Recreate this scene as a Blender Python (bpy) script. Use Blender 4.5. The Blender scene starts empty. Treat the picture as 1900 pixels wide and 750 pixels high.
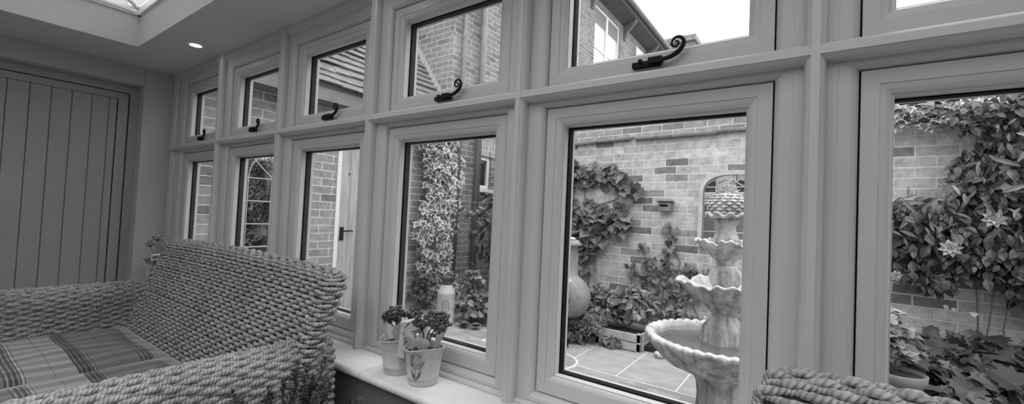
import bpy, math, random
import numpy as np
from mathutils import Matrix, Vector

random.seed(7)
RNG = np.random.default_rng(11)
PI = math.pi
SC = bpy.context.scene
COL = SC.collection

# ------------------------------------------------------------------ materials
MATS = {}


def new_mat(name):
    m = bpy.data.materials.new(name)
    m.use_nodes = True
    nt = m.node_tree
    nt.nodes.clear()
    out = nt.nodes.new('ShaderNodeOutputMaterial')
    MATS[name] = m
    return m, nt, out


def grey(v):
    return (v, v, v, 1.0)


def node(nt, kind, **kw):
    n = nt.nodes.new(kind)
    for k, v in kw.items():
        if k in n.inputs:
            n.inputs[k].default_value = v
        else:
            setattr(n, k, v)
    return n


def link(nt, a, b):
    nt.links.new(a, b)


def ramp(nt, fac, stops, interp='LINEAR'):
    r = nt.nodes.new('ShaderNodeValToRGB')
    r.color_ramp.interpolation = interp
    el = r.color_ramp.elements
    while len(el) > 1:
        el.remove(el[-1])
    el[0].position = stops[0][0]
    el[0].color = grey(stops[0][1])
    for p, v in stops[1:]:
        e = el.new(p)
        e.color = grey(v)
    if fac is not None:
        link(nt, fac, r.inputs['Fac'])
    return r


def mixf(nt, a, b, fac, blend='MIX'):
    m = nt.nodes.new('ShaderNodeMix')
    m.data_type = 'RGBA'
    m.blend_type = blend
    for s, v in ((m.inputs[6], a), (m.inputs[7], b), (m.inputs[0], fac)):
        if isinstance(v, (int, float)):
            s.default_value = v if s == m.inputs[0] else grey(v)
        else:
            link(nt, v, s)
    return m.outputs[2]


def simple(name, v, rough=.5, nscale=0, namt=.0, bump=0, bscale=40, metallic=0, spec=.5, stretch=None, coords='Object'):
    m, nt, out = new_mat(name)
    b = node(nt, 'ShaderNodeBsdfPrincipled')
    b.inputs['Base Color'].default_value = grey(v)
    b.inputs['Roughness'].default_value = rough
    b.inputs['Metallic'].default_value = metallic
    b.inputs['Specular IOR Level'].default_value = spec
    tc = node(nt, 'ShaderNodeTexCoord')
    vec = tc.outputs[coords]
    if stretch:
        mp = node(nt, 'ShaderNodeMapping')
        mp.inputs['Scale'].default_value = stretch
        link(nt, vec, mp.inputs['Vector'])
        vec = mp.outputs[0]
    if nscale:
        n = node(nt, 'ShaderNodeTexNoise', Scale=nscale, Detail=5.0, Roughness=.6)
        link(nt, vec, n.inputs['Vector'])
        r = ramp(nt, n.outputs['Fac'], [(.3, v * (1 - namt)), (.7, min(1, v * (1 + namt)))])
        link(nt, r.outputs[0], b.inputs['Base Color'])
    if bump:
        n2 = node(nt, 'ShaderNodeTexNoise', Scale=bscale, Detail=4.0)
        link(nt, vec, n2.inputs['Vector'])
        bp = node(nt, 'ShaderNodeBump', Strength=bump, Distance=.01)
        link(nt, n2.outputs['Fac'], bp.inputs['Height'])
        link(nt, bp.outputs[0], b.inputs['Normal'])
    link(nt, b.outputs[0], out.inputs[0])
    return m


def brick_mat(name, lo, mid, hi, mortar, row=.075, width=.225, msize=.009, dark=.15, rough_bump=.5, soldier=False, offset=(0, 0)):
    m, nt, out = new_mat(name)
    b = node(nt, 'ShaderNodeBsdfPrincipled', Roughness=.9)
    uv = node(nt, 'ShaderNodeTexCoord')
    mp = node(nt, 'ShaderNodeMapping')
    mp.inputs['Location'].default_value = (offset[0], offset[1], 0)
    link(nt, uv.outputs['UV'], mp.inputs['Vector'])
    # wobble the courses slightly
    wn = node(nt, 'ShaderNodeTexNoise', Scale=9.0, Detail=3.0)
    link(nt, uv.outputs['UV'], wn.inputs['Vector'])
    vm = node(nt, 'ShaderNodeVectorMath', operation='MULTIPLY_ADD')
    link(nt, wn.outputs['Color'], vm.inputs[0])
    vm.inputs[1].default_value = (.012 * rough_bump, .012 * rough_bump, 0)
    link(nt, mp.outputs[0], vm.inputs[2])
    br = nt.nodes.new('ShaderNodeTexBrick')
    br.offset = 0 if soldier else .5
    br.inputs['Color1'].default_value = grey(0)
    br.inputs['Color2'].default_value = grey(1)
    br.inputs['Mortar'].default_value = grey(.5)
    br.inputs['Scale'].default_value = 1
    br.inputs['Mortar Size'].default_value = msize / 2
    br.inputs['Mortar Smooth'].default_value = .25
    br.inputs['Bias'].default_value = 0
    br.inputs['Brick Width'].default_value = width
    br.inputs['Row Height'].default_value = row
    link(nt, vm.outputs[0], br.inputs['Vector'])
    tone = ramp(nt, br.outputs['Color'], [(0, lo), (dark, lo * 1.15), (dark + .08, mid), (.75, mid * 1.1), (1, hi)])
    n = node(nt, 'ShaderNodeTexNoise', Scale=14.0, Detail=8.0, Roughness=.75)
    link(nt, uv.outputs['UV'], n.inputs['Vector'])
    nr = ramp(nt, n.outputs['Fac'], [(.3, .58), (.5, 1.0), (.72, 1.4)])
    t2 = mixf(nt, tone.outputs[0], nr.outputs[0], 1.0, 'MULTIPLY')
    n4 = node(nt, 'ShaderNodeTexNoise', Scale=1.6, Detail=4.0)
    link(nt, uv.outputs['UV'], n4.inputs['Vector'])
    r4 = ramp(nt, n4.outputs['Fac'], [(.3, .8), (.7, 1.15)])
    t3 = mixf(nt, t2, r4.outputs[0], 1.0, 'MULTIPLY')
    mor = mixf(nt, mortar, nr.outputs[0], .5, 'MULTIPLY')
    col = mixf(nt, t3, mor, br.outputs['Fac'])
    link(nt, col, b.inputs['Base Color'])
    h = node(nt, 'ShaderNodeMath', operation='MULTIPLY_ADD')
    link(nt, br.outputs['Fac'], h.inputs[0])
    h.inputs[1].default_value = -1.0
    link(nt, n.outputs['Fac'], h.inputs[2])
    bp = node(nt, 'ShaderNodeBump', Strength=.8, Distance=.006)
    link(nt, h.outputs[0], bp.inputs['Height'])
    link(nt, bp.outputs[0], b.inputs['Normal'])
    link(nt, b.outputs[0], out.inputs[0])
    return m


def leaf_mat(name, dark, light, edge=None, rough=.45, trans=.25):
    """dark..light by the 'tone' attribute; edge = tone of a pale margin."""
    m, nt, out = new_mat(name)
    b = node(nt, 'ShaderNodeBsdfPrincipled', Roughness=rough)
    at = node(nt, 'ShaderNodeAttribute', attribute_name='tone')
    r = ramp(nt, at.outputs['Fac'], [(0, dark), (1, light)])
    col = r.outputs[0]
    if edge:
        ae = node(nt, 'ShaderNodeAttribute', attribute_name='edge')
        n = node(nt, 'ShaderNodeTexNoise', Scale=60.0, Detail=2.0)
        ad = node(nt, 'ShaderNodeMath', operation='MULTIPLY_ADD')
        link(nt, n.outputs['Fac'], ad.inputs[0])
        ad.inputs[1].default_value = .5
        link(nt, ae.outputs['Fac'], ad.inputs[2])
        re = ramp(nt, ad.outputs[0], [(.82, 0), (.95, 1)])
        col = mixf(nt, col, edge, re.outputs[0])
    link(nt, col, b.inputs['Base Color'])
    tr = node(nt, 'ShaderNodeBsdfTranslucent')
    link(nt, col, tr.inputs['Color'])
    mx = node(nt, 'ShaderNodeMixShader', Fac=trans)
    link(nt, b.outputs[0], mx.inputs[1])
    link(nt, tr.outputs[0], mx.inputs[2])
    link(nt, mx.outputs[0], out.inputs[0])
    return m


def glass_mat(name, tint=1.0, refl=.5):
    m, nt, out = new_mat(name)
    t = node(nt, 'ShaderNodeBsdfTransparent', Color=grey(tint))
    g = node(nt, 'ShaderNodeBsdfGlossy', Roughness=.0, Color=grey(.9))
    fr = node(nt, 'ShaderNodeFresnel', IOR=1.45)
    mu = node(nt, 'ShaderNodeMath', operation='MULTIPLY')
    mu.inputs[1].default_value = refl
    link(nt, fr.outputs[0], mu.inputs[0])
    mx = node(nt, 'ShaderNodeMixShader')
    link(nt, mu.outputs[0], mx.inputs[0])
    link(nt, t.outputs[0], mx.inputs[1])
    link(nt, g.outputs[0], mx.inputs[2])
    link(nt, mx.outputs[0], out.inputs[0])
    return m


M_FRAME = simple('painted_timber', .47, .38, 3, .04, .04, 160, stretch=(1, 1, .25))
M_GAP = simple('black_seal', .005, .8, spec=.1)
M_SPACER = simple('glazing_spacer', .006, .7, spec=.1)
M_IRON = simple('black_iron', .006, .6, 0, 0, .3, 90, spec=.2)
M_GLASS = glass_mat('window_glass', .98, .10)
M_ROOFGLASS = glass_mat('roof_glass', .95, .3)
M_PLASTER = simple('matt_plaster', .42, .9, 2.5, .03, .05, 60)
M_CEIL = simple('ceiling_paint', .55, .9, 2, .02)
M_DOOR = simple('door_paint', .30, .5, 3, .05, .03, 100)
M_SILL = None
M_FLOOR = simple('floor_stone', .32, .5, 4, .15)
M_DADO = simple('dado_paint', .16, .8, 3, .04)
M_BRICKOLD = brick_mat('old_brick', .17, .42, .58, .62, .0785, .232, .012, .14, 1.0)
M_BRICKNEW = brick_mat('new_brick', .19, .29, .35, .60, .0715, .225, .010, .12, .4, offset=(.07, .02))
M_BRICKLEAN = brick_mat('red_brick', .19, .29, .36, .66, .082, .246, .011, .15, .5, offset=(.03, .03))
M_BRICKHOUSE = brick_mat('house_brick', .14, .205, .245, .50, .078, .228, .010, .2, .4)
M_SOLDIER = brick_mat('soldier_brick', .2, .3, .36, .6, .225, .075, .010, .2, .3, soldier=True)
M_TILECOP = simple('coping_tile', .19, .85, 10, .35, .4, 60)
M_TILE = simple('roof_tile', .17, .9, 9, .3, .4, 50)
M_WHITE = simple('white_gloss_paint', .82, .3)
M_SOFFIT = simple('dark_soffit', .045, .6, 6, .3)
M_PIPE = simple('grey_drainpipe', .17, .5, 8, .12)
M_WOOD = None
M_TERRA = simple('pale_terracotta', .25, .8, 9, .25, .2, 30)
M_TERRAD = simple('dark_terracotta', .17, .8, 7, .3, .2, 30)
M_STONE = None
M_SOIL = simple('soil', .03, 1, 30, .6, .8, 120)
M_ZINC = None
M_BLACKWIRE = simple('dark_stem', .06, .7)
M_STEM = simple('green_stem', .12, .7, 20, .2)
M_STEMP = simple('pale_stem', .45, .7)
M_DARKGLASS = simple('dark_glazing', .03, .05, spec=.8)
M_MIRROR = None


def special_mats():
    global M_SILL, M_WOOD, M_STONE, M_ZINC, M_MIRROR
    # limestone sill
    m, nt, out = new_mat('limestone_sill')
    b = node(nt, 'ShaderNodeBsdfPrincipled', Roughness=.35)
    tc = node(nt, 'ShaderNodeTexCoord')
    n = node(nt, 'ShaderNodeTexNoise', Scale=5.0, Detail=8.0, Roughness=.65, Distortion=1.2)
    link(nt, tc.outputs['Object'], n.inputs['Vector'])
    r = ramp(nt, n.outputs['Fac'], [(.3, .58), (.55, .68), (.75, .74)])
    link(nt, r.outputs[0], b.inputs['Base Color'])
    link(nt, b.outputs[0], out.inputs[0])
    M_SILL = m
    # weathered wood boards
    m, nt, out = new_mat('weathered_boards')
    b = node(nt, 'ShaderNodeBsdfPrincipled', Roughness=.7)
    tc = node(nt, 'ShaderNodeTexCoord')
    mp = node(nt, 'ShaderNodeMapping')
    mp.inputs['Scale'].default_value = (1, 14, .8)
    link(nt, tc.outputs['Object'], mp.inputs['Vector'])
    n = node(nt, 'ShaderNodeTexNoise', Scale=4.0, Detail=8.0, Roughness=.7, Distortion=.6)
    link(nt, mp.outputs[0], n.inputs['Vector'])
    r = ramp(nt, n.outputs['Fac'], [(.3, .24), (.5, .42), (.7, .52)])
    vo = node(nt, 'ShaderNodeTexVoronoi', Scale=5.0)
    link(nt, tc.outputs['Object'], vo.inputs['Vector'])
    rk = ramp(nt, vo.outputs['Distance'], [(.05, .25), (.12, 1)])
    c = mixf(nt, r.outputs[0], rk.outputs[0], 1, 'MULTIPLY')
    link(nt, c, b.inputs['Base Color'])
    bp = node(nt, 'ShaderNodeBump', Strength=.3, Distance=.004)
    link(nt, n.outputs['Fac'], bp.inputs['Height'])
    link(nt, bp.outputs[0], b.inputs['Normal'])
    link(nt, b.outputs[0], out.inputs[0])
    M_WOOD = m
    # weathered cast stone
    m, nt, out = new_mat('cast_stone')
    b = node(nt, 'ShaderNodeBsdfPrincipled', Roughness=.85)
    tc = node(nt, 'ShaderNodeTexCoord')
    n = node(nt, 'ShaderNodeTexNoise', Scale=9.0, Detail=9.0, Roughness=.7)
    link(nt, tc.outputs['Object'], n.inputs['Vector'])
    mp = node(nt, 'ShaderNodeMapping')
    mp.inputs['Scale'].default_value = (26, 26, 3)
    link(nt, tc.outputs['Object'], mp.inputs['Vector'])
    n2 = node(nt, 'ShaderNodeTexNoise', Scale=1.0, Detail=5.0, Roughness=.6)
    link(nt, mp.outputs[0], n2.inputs['Vector'])
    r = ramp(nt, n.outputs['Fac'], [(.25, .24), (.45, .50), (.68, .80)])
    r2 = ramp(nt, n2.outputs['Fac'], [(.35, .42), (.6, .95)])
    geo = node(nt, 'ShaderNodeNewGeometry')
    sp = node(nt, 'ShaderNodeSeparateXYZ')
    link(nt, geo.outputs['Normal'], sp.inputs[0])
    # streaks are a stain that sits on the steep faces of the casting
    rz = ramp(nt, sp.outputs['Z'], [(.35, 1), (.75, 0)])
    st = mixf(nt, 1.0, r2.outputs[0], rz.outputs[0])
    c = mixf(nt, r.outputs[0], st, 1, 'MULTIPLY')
    link(nt, c, b.inputs['Base Color'])
    bp = node(nt, 'ShaderNodeBump', Strength=.5, Distance=.006)
    link(nt, n.outputs['Fac'], bp.inputs['Height'])
    link(nt, bp.outputs[0], b.inputs['Normal'])
    link(nt, b.outputs[0], out.inputs[0])
    M_STONE = m
    # distressed painted bucket metal
    m, nt, out = new_mat('distressed_bucket')
    b = node(nt, 'ShaderNodeBsdfPrincipled', Roughness=.5)
    tc = node(nt, 'ShaderNodeTexCoord')
    n = node(nt, 'ShaderNodeTexNoise', Scale=22.0, Detail=8.0, Roughness=.7)
    link(nt, tc.outputs['Object'], n.inputs['Vector'])
    r = ramp(nt, n.outputs['Fac'], [(.28, .30), (.45, .50), (.7, .60)])
    link(nt, r.outputs[0], b.inputs['Base Color'])
    link(nt, b.outputs[0], out.inputs[0])
    M_ZINC = m
    m, nt, out = new_mat('mirror_glass')
    g = node(nt, 'ShaderNodeBsdfGlossy', Roughness=.01, Color=grey(.82))
    link(nt, g.outputs[0], out.inputs[0])
    M_MIRROR = m


special_mats()

# ------------------------------------------------------------------ mesh kit


class MB:
    """collects geometry, then links it as one mesh object"""

    def __init__(self):
        self.v = []
        self.f = []
        self.uv = []
        self.mi = []
        self.n = 0
        self.cur = 0
        self.smooth = []

    def add(self, verts, faces, uvs=None, smooth=False):
        self.v.append(np.asarray(verts, float).reshape(-1, 3))
        b = self.n
        for i, f in enumerate(faces):
            self.f.append([b + k for k in f])
            self.uv.append(uvs[i] if uvs else None)
            self.mi.append(self.cur)
            self.smooth.append(smooth)
        self.n += len(self.v[-1])
        return self

    def box(self, x0, x1, y0, y1, z0, z1, M=None, skip=()):
        v = [(x, y, z) for z in (z0, z1) for y in (y0, y1) for x in (x0, x1)]
        faces = {'-z': (0, 2, 3, 1), '+z': (4, 5, 7, 6), '-y': (0, 1, 5, 4), '+y': (2, 6, 7, 3), '-x': (0, 4, 6, 2), '+x': (1, 3, 7, 5)}
        fs, us = [], []
        for k, f in faces.items():
            if k in skip:
                continue
            fs.append(f)
            a = {'x': (1, 2), 'y': (0, 2), 'z': (0, 1)}[k[1]]
            us.append([(v[i][a[0]], v[i][a[1]]) for i in f])
        vv = np.array(v, float)
        if M is not None:
            vv = vv @ np.array(M.to_3x3()).T + np.array(M.translation)
        return self.add(vv, fs, us)

    def grid(self, P, closed_u=False, closed_v=False, smooth=True):
        """P: (nu, nv, 3) array"""
        nu, nv = P.shape[:2]
        fs = []
        for i in range(nu if closed_u else nu - 1):
            i2 = (i + 1) % nu
            for j in range(nv if closed_v else nv - 1):
                j2 = (j + 1) % nv
                fs.append((i * nv + j, i2 * nv + j, i2 * nv + j2, i * nv + j2))
        return self.add(P.reshape(-1, 3), fs, None, smooth)

    def lathe(self, prof, c=(0, 0, 0), seg=48, rf=None, zf=None, cap=True):
        """prof: list of (r, z); rf(theta, r, z, t) -> r ; zf(theta, r, z, t) -> z"""
        th = np.linspace(0, 2 * PI, seg, endpoint=False)
        P = np.zeros((len(prof), seg, 3))
        for i, (r, z) in enumerate(prof):
            t = i / (len(prof) - 1)
            rr = r if rf is None else rf(th, r, z, t)
            zz = z if zf is None else zf(th, r, z, t)
            P[i, :, 0] = c[0] + rr * np.cos(th)
            P[i, :, 1] = c[1] + rr * np.sin(th)
            P[i, :, 2] = c[2] + zz
        base = self.n
        P = P[:, ::-1]
        self.grid(P, closed_v=True)
        if cap:
            for i in (0, len(prof) - 1):
                if prof[i][0] > 1e-5:
                    idx = [base + i * seg + j for j in range(seg)]
                    if i:
                        idx = idx[::-1]
                    self.f.append(idx)
                    self.uv.append(None)
                    self.mi.append(self.cur)
                    self.smooth.append(False)
        return self

    def tube(self, pts, r, seg=8, cap=True):
        pts = np.array(pts, float)
        n = len(pts)
        rr = np.full(n, r) if np.isscalar(r) else np.array(r, float)
        t = np.gradient(pts, axis=0)
        t /= np.linalg.norm(t, axis=1)[:, None] + 1e-12
        up = np.array([0, 0, 1.0])
        if abs(t[0] @ up) > .9:
            up = np.array([1.0, 0, 0])
        P = np.zeros((n, seg, 3))
        a = np.cross(t[0], up)
        a /= np.linalg.norm(a)
        th = np.linspace(0, 2 * PI, seg, endpoint=False)
        for i in range(n):
            a = a - t[i] * (a @ t[i])
            a /= np.linalg.norm(a) + 1e-12
            b = np.cross(t[i], a)
            P[i] = pts[i] + rr[i] * (np.cos(th)[:, None] * a + np.sin(th)[:, None] * b)
        base = self.n
        self.grid(P, closed_v=True)
        if cap:
            self.f.append([base + j for j in range(seg)][::-1])
            self.f.append([base + (n - 1) * seg + j for j in range(seg)])
            for _ in range(2):
                self.uv.append(None)
                self.mi.append(self.cur)
                self.smooth.append(False)
        return self

    def prism(self, prof, axis, a0, a1, uvscale=1):
        """closed 2D profile swept along an axis ('x','y','z')"""
        n = len(prof)
        V = []
        for a in (a0, a1):
            for (p, q) in prof:
                V.append({'x': (a, p, q), 'y': (p, a, q), 'z': (p, q, a)}[axis])
        fs = [(i, (i + 1) % n, n + (i + 1) % n, n + i) for i in range(n)]
        fs += [tuple(range(n))[::-1], tuple(range(n, 2 * n))]
        return self.add(V, fs)

    def ring(self, x0, x1, z0, z1, prof, skip=()):
        """mitred frame round the opening x0..x1, z0..z1; prof: list of (e, y), e = distance outward"""
        P = []
        for (e, y) in prof:
            P.append([(x0 - e, y, z0 - e), (x1 + e, y, z0 - e), (x1 + e, y, z1 + e), (x0 - e, y, z1 + e)])
        return self.grid(np.array(P, float), closed_v=True, smooth=False)

    def ring2(self, x0, x1, z0, z1, prof):
        """like ring but each side has its own outward limit: prof: list of ((l, r, b, t), y)"""
        P = []
        for ((l, r, b, t), y) in prof:
            P.append([(x0 - l, y, z0 - b), (x1 + r, y, z0 - b), (x1 + r, y, z1 + t), (x0 - l, y, z1 + t)])
        return self.grid(np.array(P, float), closed_v=True, smooth=False)

    def build(self, name, mats, parent=None, bevel=0, label=None, attrs=None, recalc=True, solid=0):
        me = bpy.data.meshes.new(name)
        V = np.concatenate(self.v) if self.v else np.zeros((0, 3))
        me.from_pydata(V.tolist(), [], self.f)
        if not isinstance(mats, (list, tuple)):
            mats = [mats]
        for m in mats:
            me.materials.append(m)
        me.polygons.foreach_set('material_index', self.mi)
        me.polygons.foreach_set('use_smooth', self.smooth)
        if any(u is not None for u in self.uv):
            uvl = me.uv_layers.new(name='UVMap')
            flat = []
            for f, u in zip(self.f, self.uv):
                if u is None:
                    flat += [0.0, 0.0] * len(f)
                else:
                    for a in u:
                        flat += [a[0], a[1]]
            uvl.data.foreach_set('uv', flat)
        if attrs:
            for k, arr in attrs.items():
                a = me.attributes.new(k, 'FLOAT', 'POINT')
                a.data.foreach_set('value', np.asarray(arr, np.float32))
        me.update()
        o = bpy.data.objects.new(name, me)
        COL.objects.link(o)
        if parent:
            o.parent = parent
        if recalc:
            import bmesh
            bm = bmesh.new()
            bm.from_mesh(me)
            bmesh.ops.recalc_face_normals(bm, faces=bm.faces)
            bm.to_mesh(me)
            bm.free()
        if bevel:
            md = o.modifiers.new('bevel', 'BEVEL')
            md.width = bevel
            md.segments = 2
            md.limit_method = 'ANGLE'
        if solid:
            md = o.modifiers.new('solid', 'SOLIDIFY')
            md.thickness = solid
        if label:
            o['label'] = label
        return o


def big_mesh(name, V, F4, mat, parent=None, attrs=None, smooth=True):
    """fast numpy mesh; F4: (n, k) index array, k = 3 or 4"""
    me = bpy.data.meshes.new(name)
    V = np.asarray(V, np.float32)
    F4 = np.asarray(F4, np.int32)
    n, k = F4.shape
    me.vertices.add(len(V))
    me.vertices.foreach_set('co', V.ravel())
    me.loops.add(n * k)
    me.loops.foreach_set('vertex_index', F4.ravel())
    me.polygons.add(n)
    me.polygons.foreach_set('loop_start', np.arange(0, n * k, k, dtype=np.int32))
    me.polygons.foreach_set('use_smooth', np.full(n, smooth))
    me.materials.append(mat)
    if attrs:
        for kk, arr in attrs.items():
            a = me.attributes.new(kk, 'FLOAT', 'POINT')
            a.data.foreach_set('value', np.asarray(arr, np.float32))
    me.update(calc_edges=True)
    me.validate()
    o = bpy.data.objects.new(name, me)
    COL.objects.link(o)
    if parent:
        o.parent = parent
    return o


def thing(name, label, cat, loc=(0, 0, 0), group=None):
    o = bpy.data.objects.new(name, None)
    o.empty_display_size = .1
    COL.objects.link(o)
    o.location = loc
    o['label'] = label
    o['category'] = cat
    if group:
        o['group'] = group
    return o


def tag(o, label, cat, group=None, kind=None):
    o['label'] = label
    o['category'] = cat
    if group:
        o['group'] = group
    if kind:
        o['kind'] = kind
    return o


def struct(o, label):
    o['kind'] = 'structure'
    o['label'] = label
    return o


def dup(root, loc, label):
    """copy of a thing with copies of its parts and sub-parts"""
    r = root.copy()
    COL.objects.link(r)
    r.location = loc
    r['label'] = label
    for ch in list(root.children):
        c = ch.copy()
        COL.objects.link(c)
        c.parent = r
        for g in ch.children:
            d = g.copy()
            COL.objects.link(d)
            d.parent = c
    return r


# ------------------------------------------------------------------ camera
RM = Matrix(((0.8171099, 0.020070279 * 1, 0.57613245), (0.57468636, 0.050458, -0.81681673), (0.04546424, -0.9985245, -0.0296956)))
# columns: right, up, back
right = Vector((0.8171099000766707, 0.5746863612422753, 0.04546424307965658))
fwd = Vector((-0.5761324458049514, 0.8168167323342644, 0.02969563384707144))
up = Vector((-0.020070278710019342, -0.05045802196764733, 0.9985244974118636))
cam_d = bpy.data.cameras.new('camera')
cam = bpy.data.objects.new('camera', cam_d)
COL.objects.link(cam)
mw = Matrix.Identity(4)
for i in range(3):
    mw[i][0] = right[i]
    mw[i][1] = up[i]
    mw[i][2] = -fwd[i]
    mw[i][3] = (4.37733, -1.27364, 1.31)[i]
cam.matrix_world = mw
cam_d.sensor_width = 36
cam_d.lens = 36 * 790.917 / 1900
cam_d.shift_y = .79 / 1900
cam_d.clip_start = .02
cam_d.clip_end = 200
cam_d.dof.use_dof = True
cam_d.dof.focus_distance = 2.1
cam_d.dof.aperture_fstop = 9
SC.camera = cam

# ------------------------------------------------------------------ window wall
PITCH = .85
XL0 = -.635
SW = .673
ZB0, ZB1 = .714, 1.684
ZT0, ZT1 = 1.766, 2.240
ZSILL, ZCEIL = .665, 2.35
GY = .047     # inner glass plane
NB = 7        # bays (the seventh is behind the picture edge)


def ovolo(e0, y0, e1, y1, n=4):
    """quarter curve bulging towards the room from (e0,y0) to (e1,y1)"""
    out = []
    for i in range(n + 1):
        a = i / n * PI / 2
        out.append((e0 + (e1 - e0) * (1 - math.cos(a)), y0 + (y1 - y0) * math.sin(a)))
    return out


def sash(win, x0, x1, z0, z1, name):
    """casement: frame with its pane as sub-part"""
    b = MB()
    prof = [(-.0, .045), (0, 0), (-.033, 0), (-.0335, .0025), (-.036, .0025), (-.046, .0045), (-.054, .009), (-.058, .014), (-.0582, .017),
            (-.0612, .017), (-.0615, .044), (-.0615, .046)]
    b.ring(x0, x1, z0, z1, prof)
    # outer half, seen past the pane and from the garden
    b.ring(x0, x1, z0, z1, [(-.064, .076), (-.064, .090), (-.050, .100), (0, .100), (0, .045)])
    s = b.build(name, M_FRAME, win, recalc=True)
    k = MB()
    k.ring(x0, x1, z0, z1, [(-.060, .0435), (-.0625, .0435), (-.0625, .0465)])
    k.ring(x0, x1, z0, z1, [(-.0625, .0485), (-.0645, .0485), (-.0645, .076), (-.058, .076)])
    k.build('glazing_gasket', M_SPACER, s, label='black glazing gasket')
    g = MB()
    e = .058
    g.box(x0 + e, x1 - e, GY - .001, GY + .001, z0 + e, z1 - e)
    g.build('pane', M_GLASS, s, label='clear glass pane')
    return s


def make_window(k):
    xl = XL0 + PITCH * k
    xr = xl + SW
    w = thing('window_%d' % k, 'painted timber window bay %s, tall casement under a small top-hung light' %
              {1: 'nearest the plank door corner', 2: 'second from the door corner', 3: 'third from the door corner, showing a wooden door outside',
               4: 'behind the twin buckets on the sill', 5: 'looking out on the tiered fountain', 6: 'beside the fountain bay, looking on the climber wall',
               7: 'furthest from the plank door'}[k], 'window')
    w['kind'] = 'structure'
    g = .0035
    # fixed frame: ring round each opening, cut at the bay edges
    cl = .0885 - g
    f = MB()
    base = ovolo(0, .004, .024, -.020)
    for (z0, z1, bb, tt) in ((ZB0, ZB1, ZB0 - ZSILL, .026), (ZT0, ZT1, .026, ZCEIL - ZT1)):
        pr = [((0, 0, 0, 0), .100), ((0, 0, 0, 0), .004)]
        for (e, y) in base[1:]:
            pr.append(((e, e, e, e), y))
        pr.append(((.040, .040, min(.040, bb), min(.04, tt)), -.020))
        pr.append(((.041, .041, min(.041, bb), min(.041, tt)), -.0215))
        pr.append(((cl + g, cl + g, bb, tt), -.0215))
        f.ring2(xl - g, xr + g, z0 - g, z1 + g, pr)
        f.ring2(xl - g, xr + g, z0 - g, z1 + g, [((0, 0, 0, 0), .100), ((cl + g, cl + g, bb, tt), .100)])
    f.build('window_frame', M_FRAME, w)
    # dark rebate behind the shadow gap
    gp = MB()
    for (z0, z1) in ((ZB0, ZB1), (ZT0, ZT1)):
        gp.ring(xl, xr, z0, z1, [(.0006, .012), (.0034, .012), (.0034, .05), (.0006, .05)])
    gp.build('seal', M_GAP, w, label='black rubber seal')
    sash(w, xl, xr, ZB0, ZB1, 'lower_casement')
    s = sash(w, xl, xr, ZT0, ZT1, 'top_light')
    # monkey tail stay handle
    h = MB()
    hx, hz = xl + .302, ZT0 + .013
    hx = 3.615 + PITCH * (k - 5) + .302
    h.box(hx, hx + .084, -.018, 0, hz - .004, hz + .012)
    h.box(hx + .020, hx + .030, -.024, -.004, hz + .008, hz + .018)
    h.lathe([(.0, -.008), (.012, -.007), (.016, 0), (.012, .007), (0, .008)], (hx + .062, -.014, hz + .010), 12)
    h.box(hx + .052, hx + .092, -.030, -.010, hz, hz + .017)
    pts = []
    o = np.array([hx + .086, hz + .008])
    ctrl = [(0, 0), (.018, .001), (.034, .005), (.050, .014), (.061, .026), (.0655, .040), (.061, .051), (.051, .0575), (.040, .056), (.0335, .049), (.032, .040),
            (.036, .0325), (.043, .030), (.049, .034), (.0505, .041), (.0465, .046), (.041, .0445)]
    P = np.array(ctrl)
    t = np.arange(len(P))
    tt = np.linspace(0, len(P) - 1, 70)
    from_i = np.clip(tt.astype(int), 0, len(P) - 2)
    res = []
    for q, i in zip(tt, from_i):
        p0, p1, p2, p3 = P[max(i - 1, 0)], P[i], P[i + 1], P[min(i + 2, len(P) - 1)]
        s_ = q - i
        res.append(.5 * ((2 * p1) + (-p0 + p2) * s_ + (2 * p0 - 5 * p1 + 4 * p2 - p3) * s_ ** 2 + (-p0 + 3 * p1 - 3 * p2 + p3) * s_ ** 3))
    res = np.array(res)
    rad = np.interp(tt, [0, 3, 5, 9, 16], [.0062, .0072, .0058, .0036, .0026])
    h.tube([(o[0] + a, -.022, o[1] + c) for a, c in res], rad, 8)
    h.build('stay_handle', M_IRON, w, label='black iron curled stay handle')
    return w


for k in range(1, NB + 1):
    make_window(k)


def strip_prof(c, y0=-.0215):
    """boat shaped cover strip, section in (x, y)"""
    half = [(.0225, y0), (.0225, -.034), (.0215, -.0365), (.0215, -.040), (.020, -.047), (.016, -.054), (.010, -.059), (.0092, -.0625)]
    return [(c + a, y) for a, y in half] + [(c - a, y) for a, y in reversed(half)]


posts = [XL0 + PITCH * k - .0885 for k in range(1, NB + 2)]
for i, c in enumerate(posts):
    b = MB()
    if i == 0:
        b.box(-.02, .127 - .0, -.0205, .09, ZSILL, ZCEIL)
        # reeded pilaster in the corner
        for j in range(4):
            b.prism([(.004 + j * .026, -.02), (.004 + j * .026, -.034 - .004 * (j % 2)), (.008 + j * .026, -.038 - .004 * (j % 2)), (.022 + j * .026, -.038 - .004 * (j % 2)),
                     (.026 + j * .026, -.034), (.026 + j * .026, -.02)], 'z', ZSILL, ZCEIL)
    else:
        b.prism(strip_prof(c), 'z', ZSILL, ZCEIL)
        b.box(c - .0885, c + .0885, .100, .118, ZSILL - .04, ZCEIL + .02)
    o = b.build('trim_%d' % (i + 1), M_FRAME, bevel=.0)
    struct(o, 'upright timber cover strip on the window wall')
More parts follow.
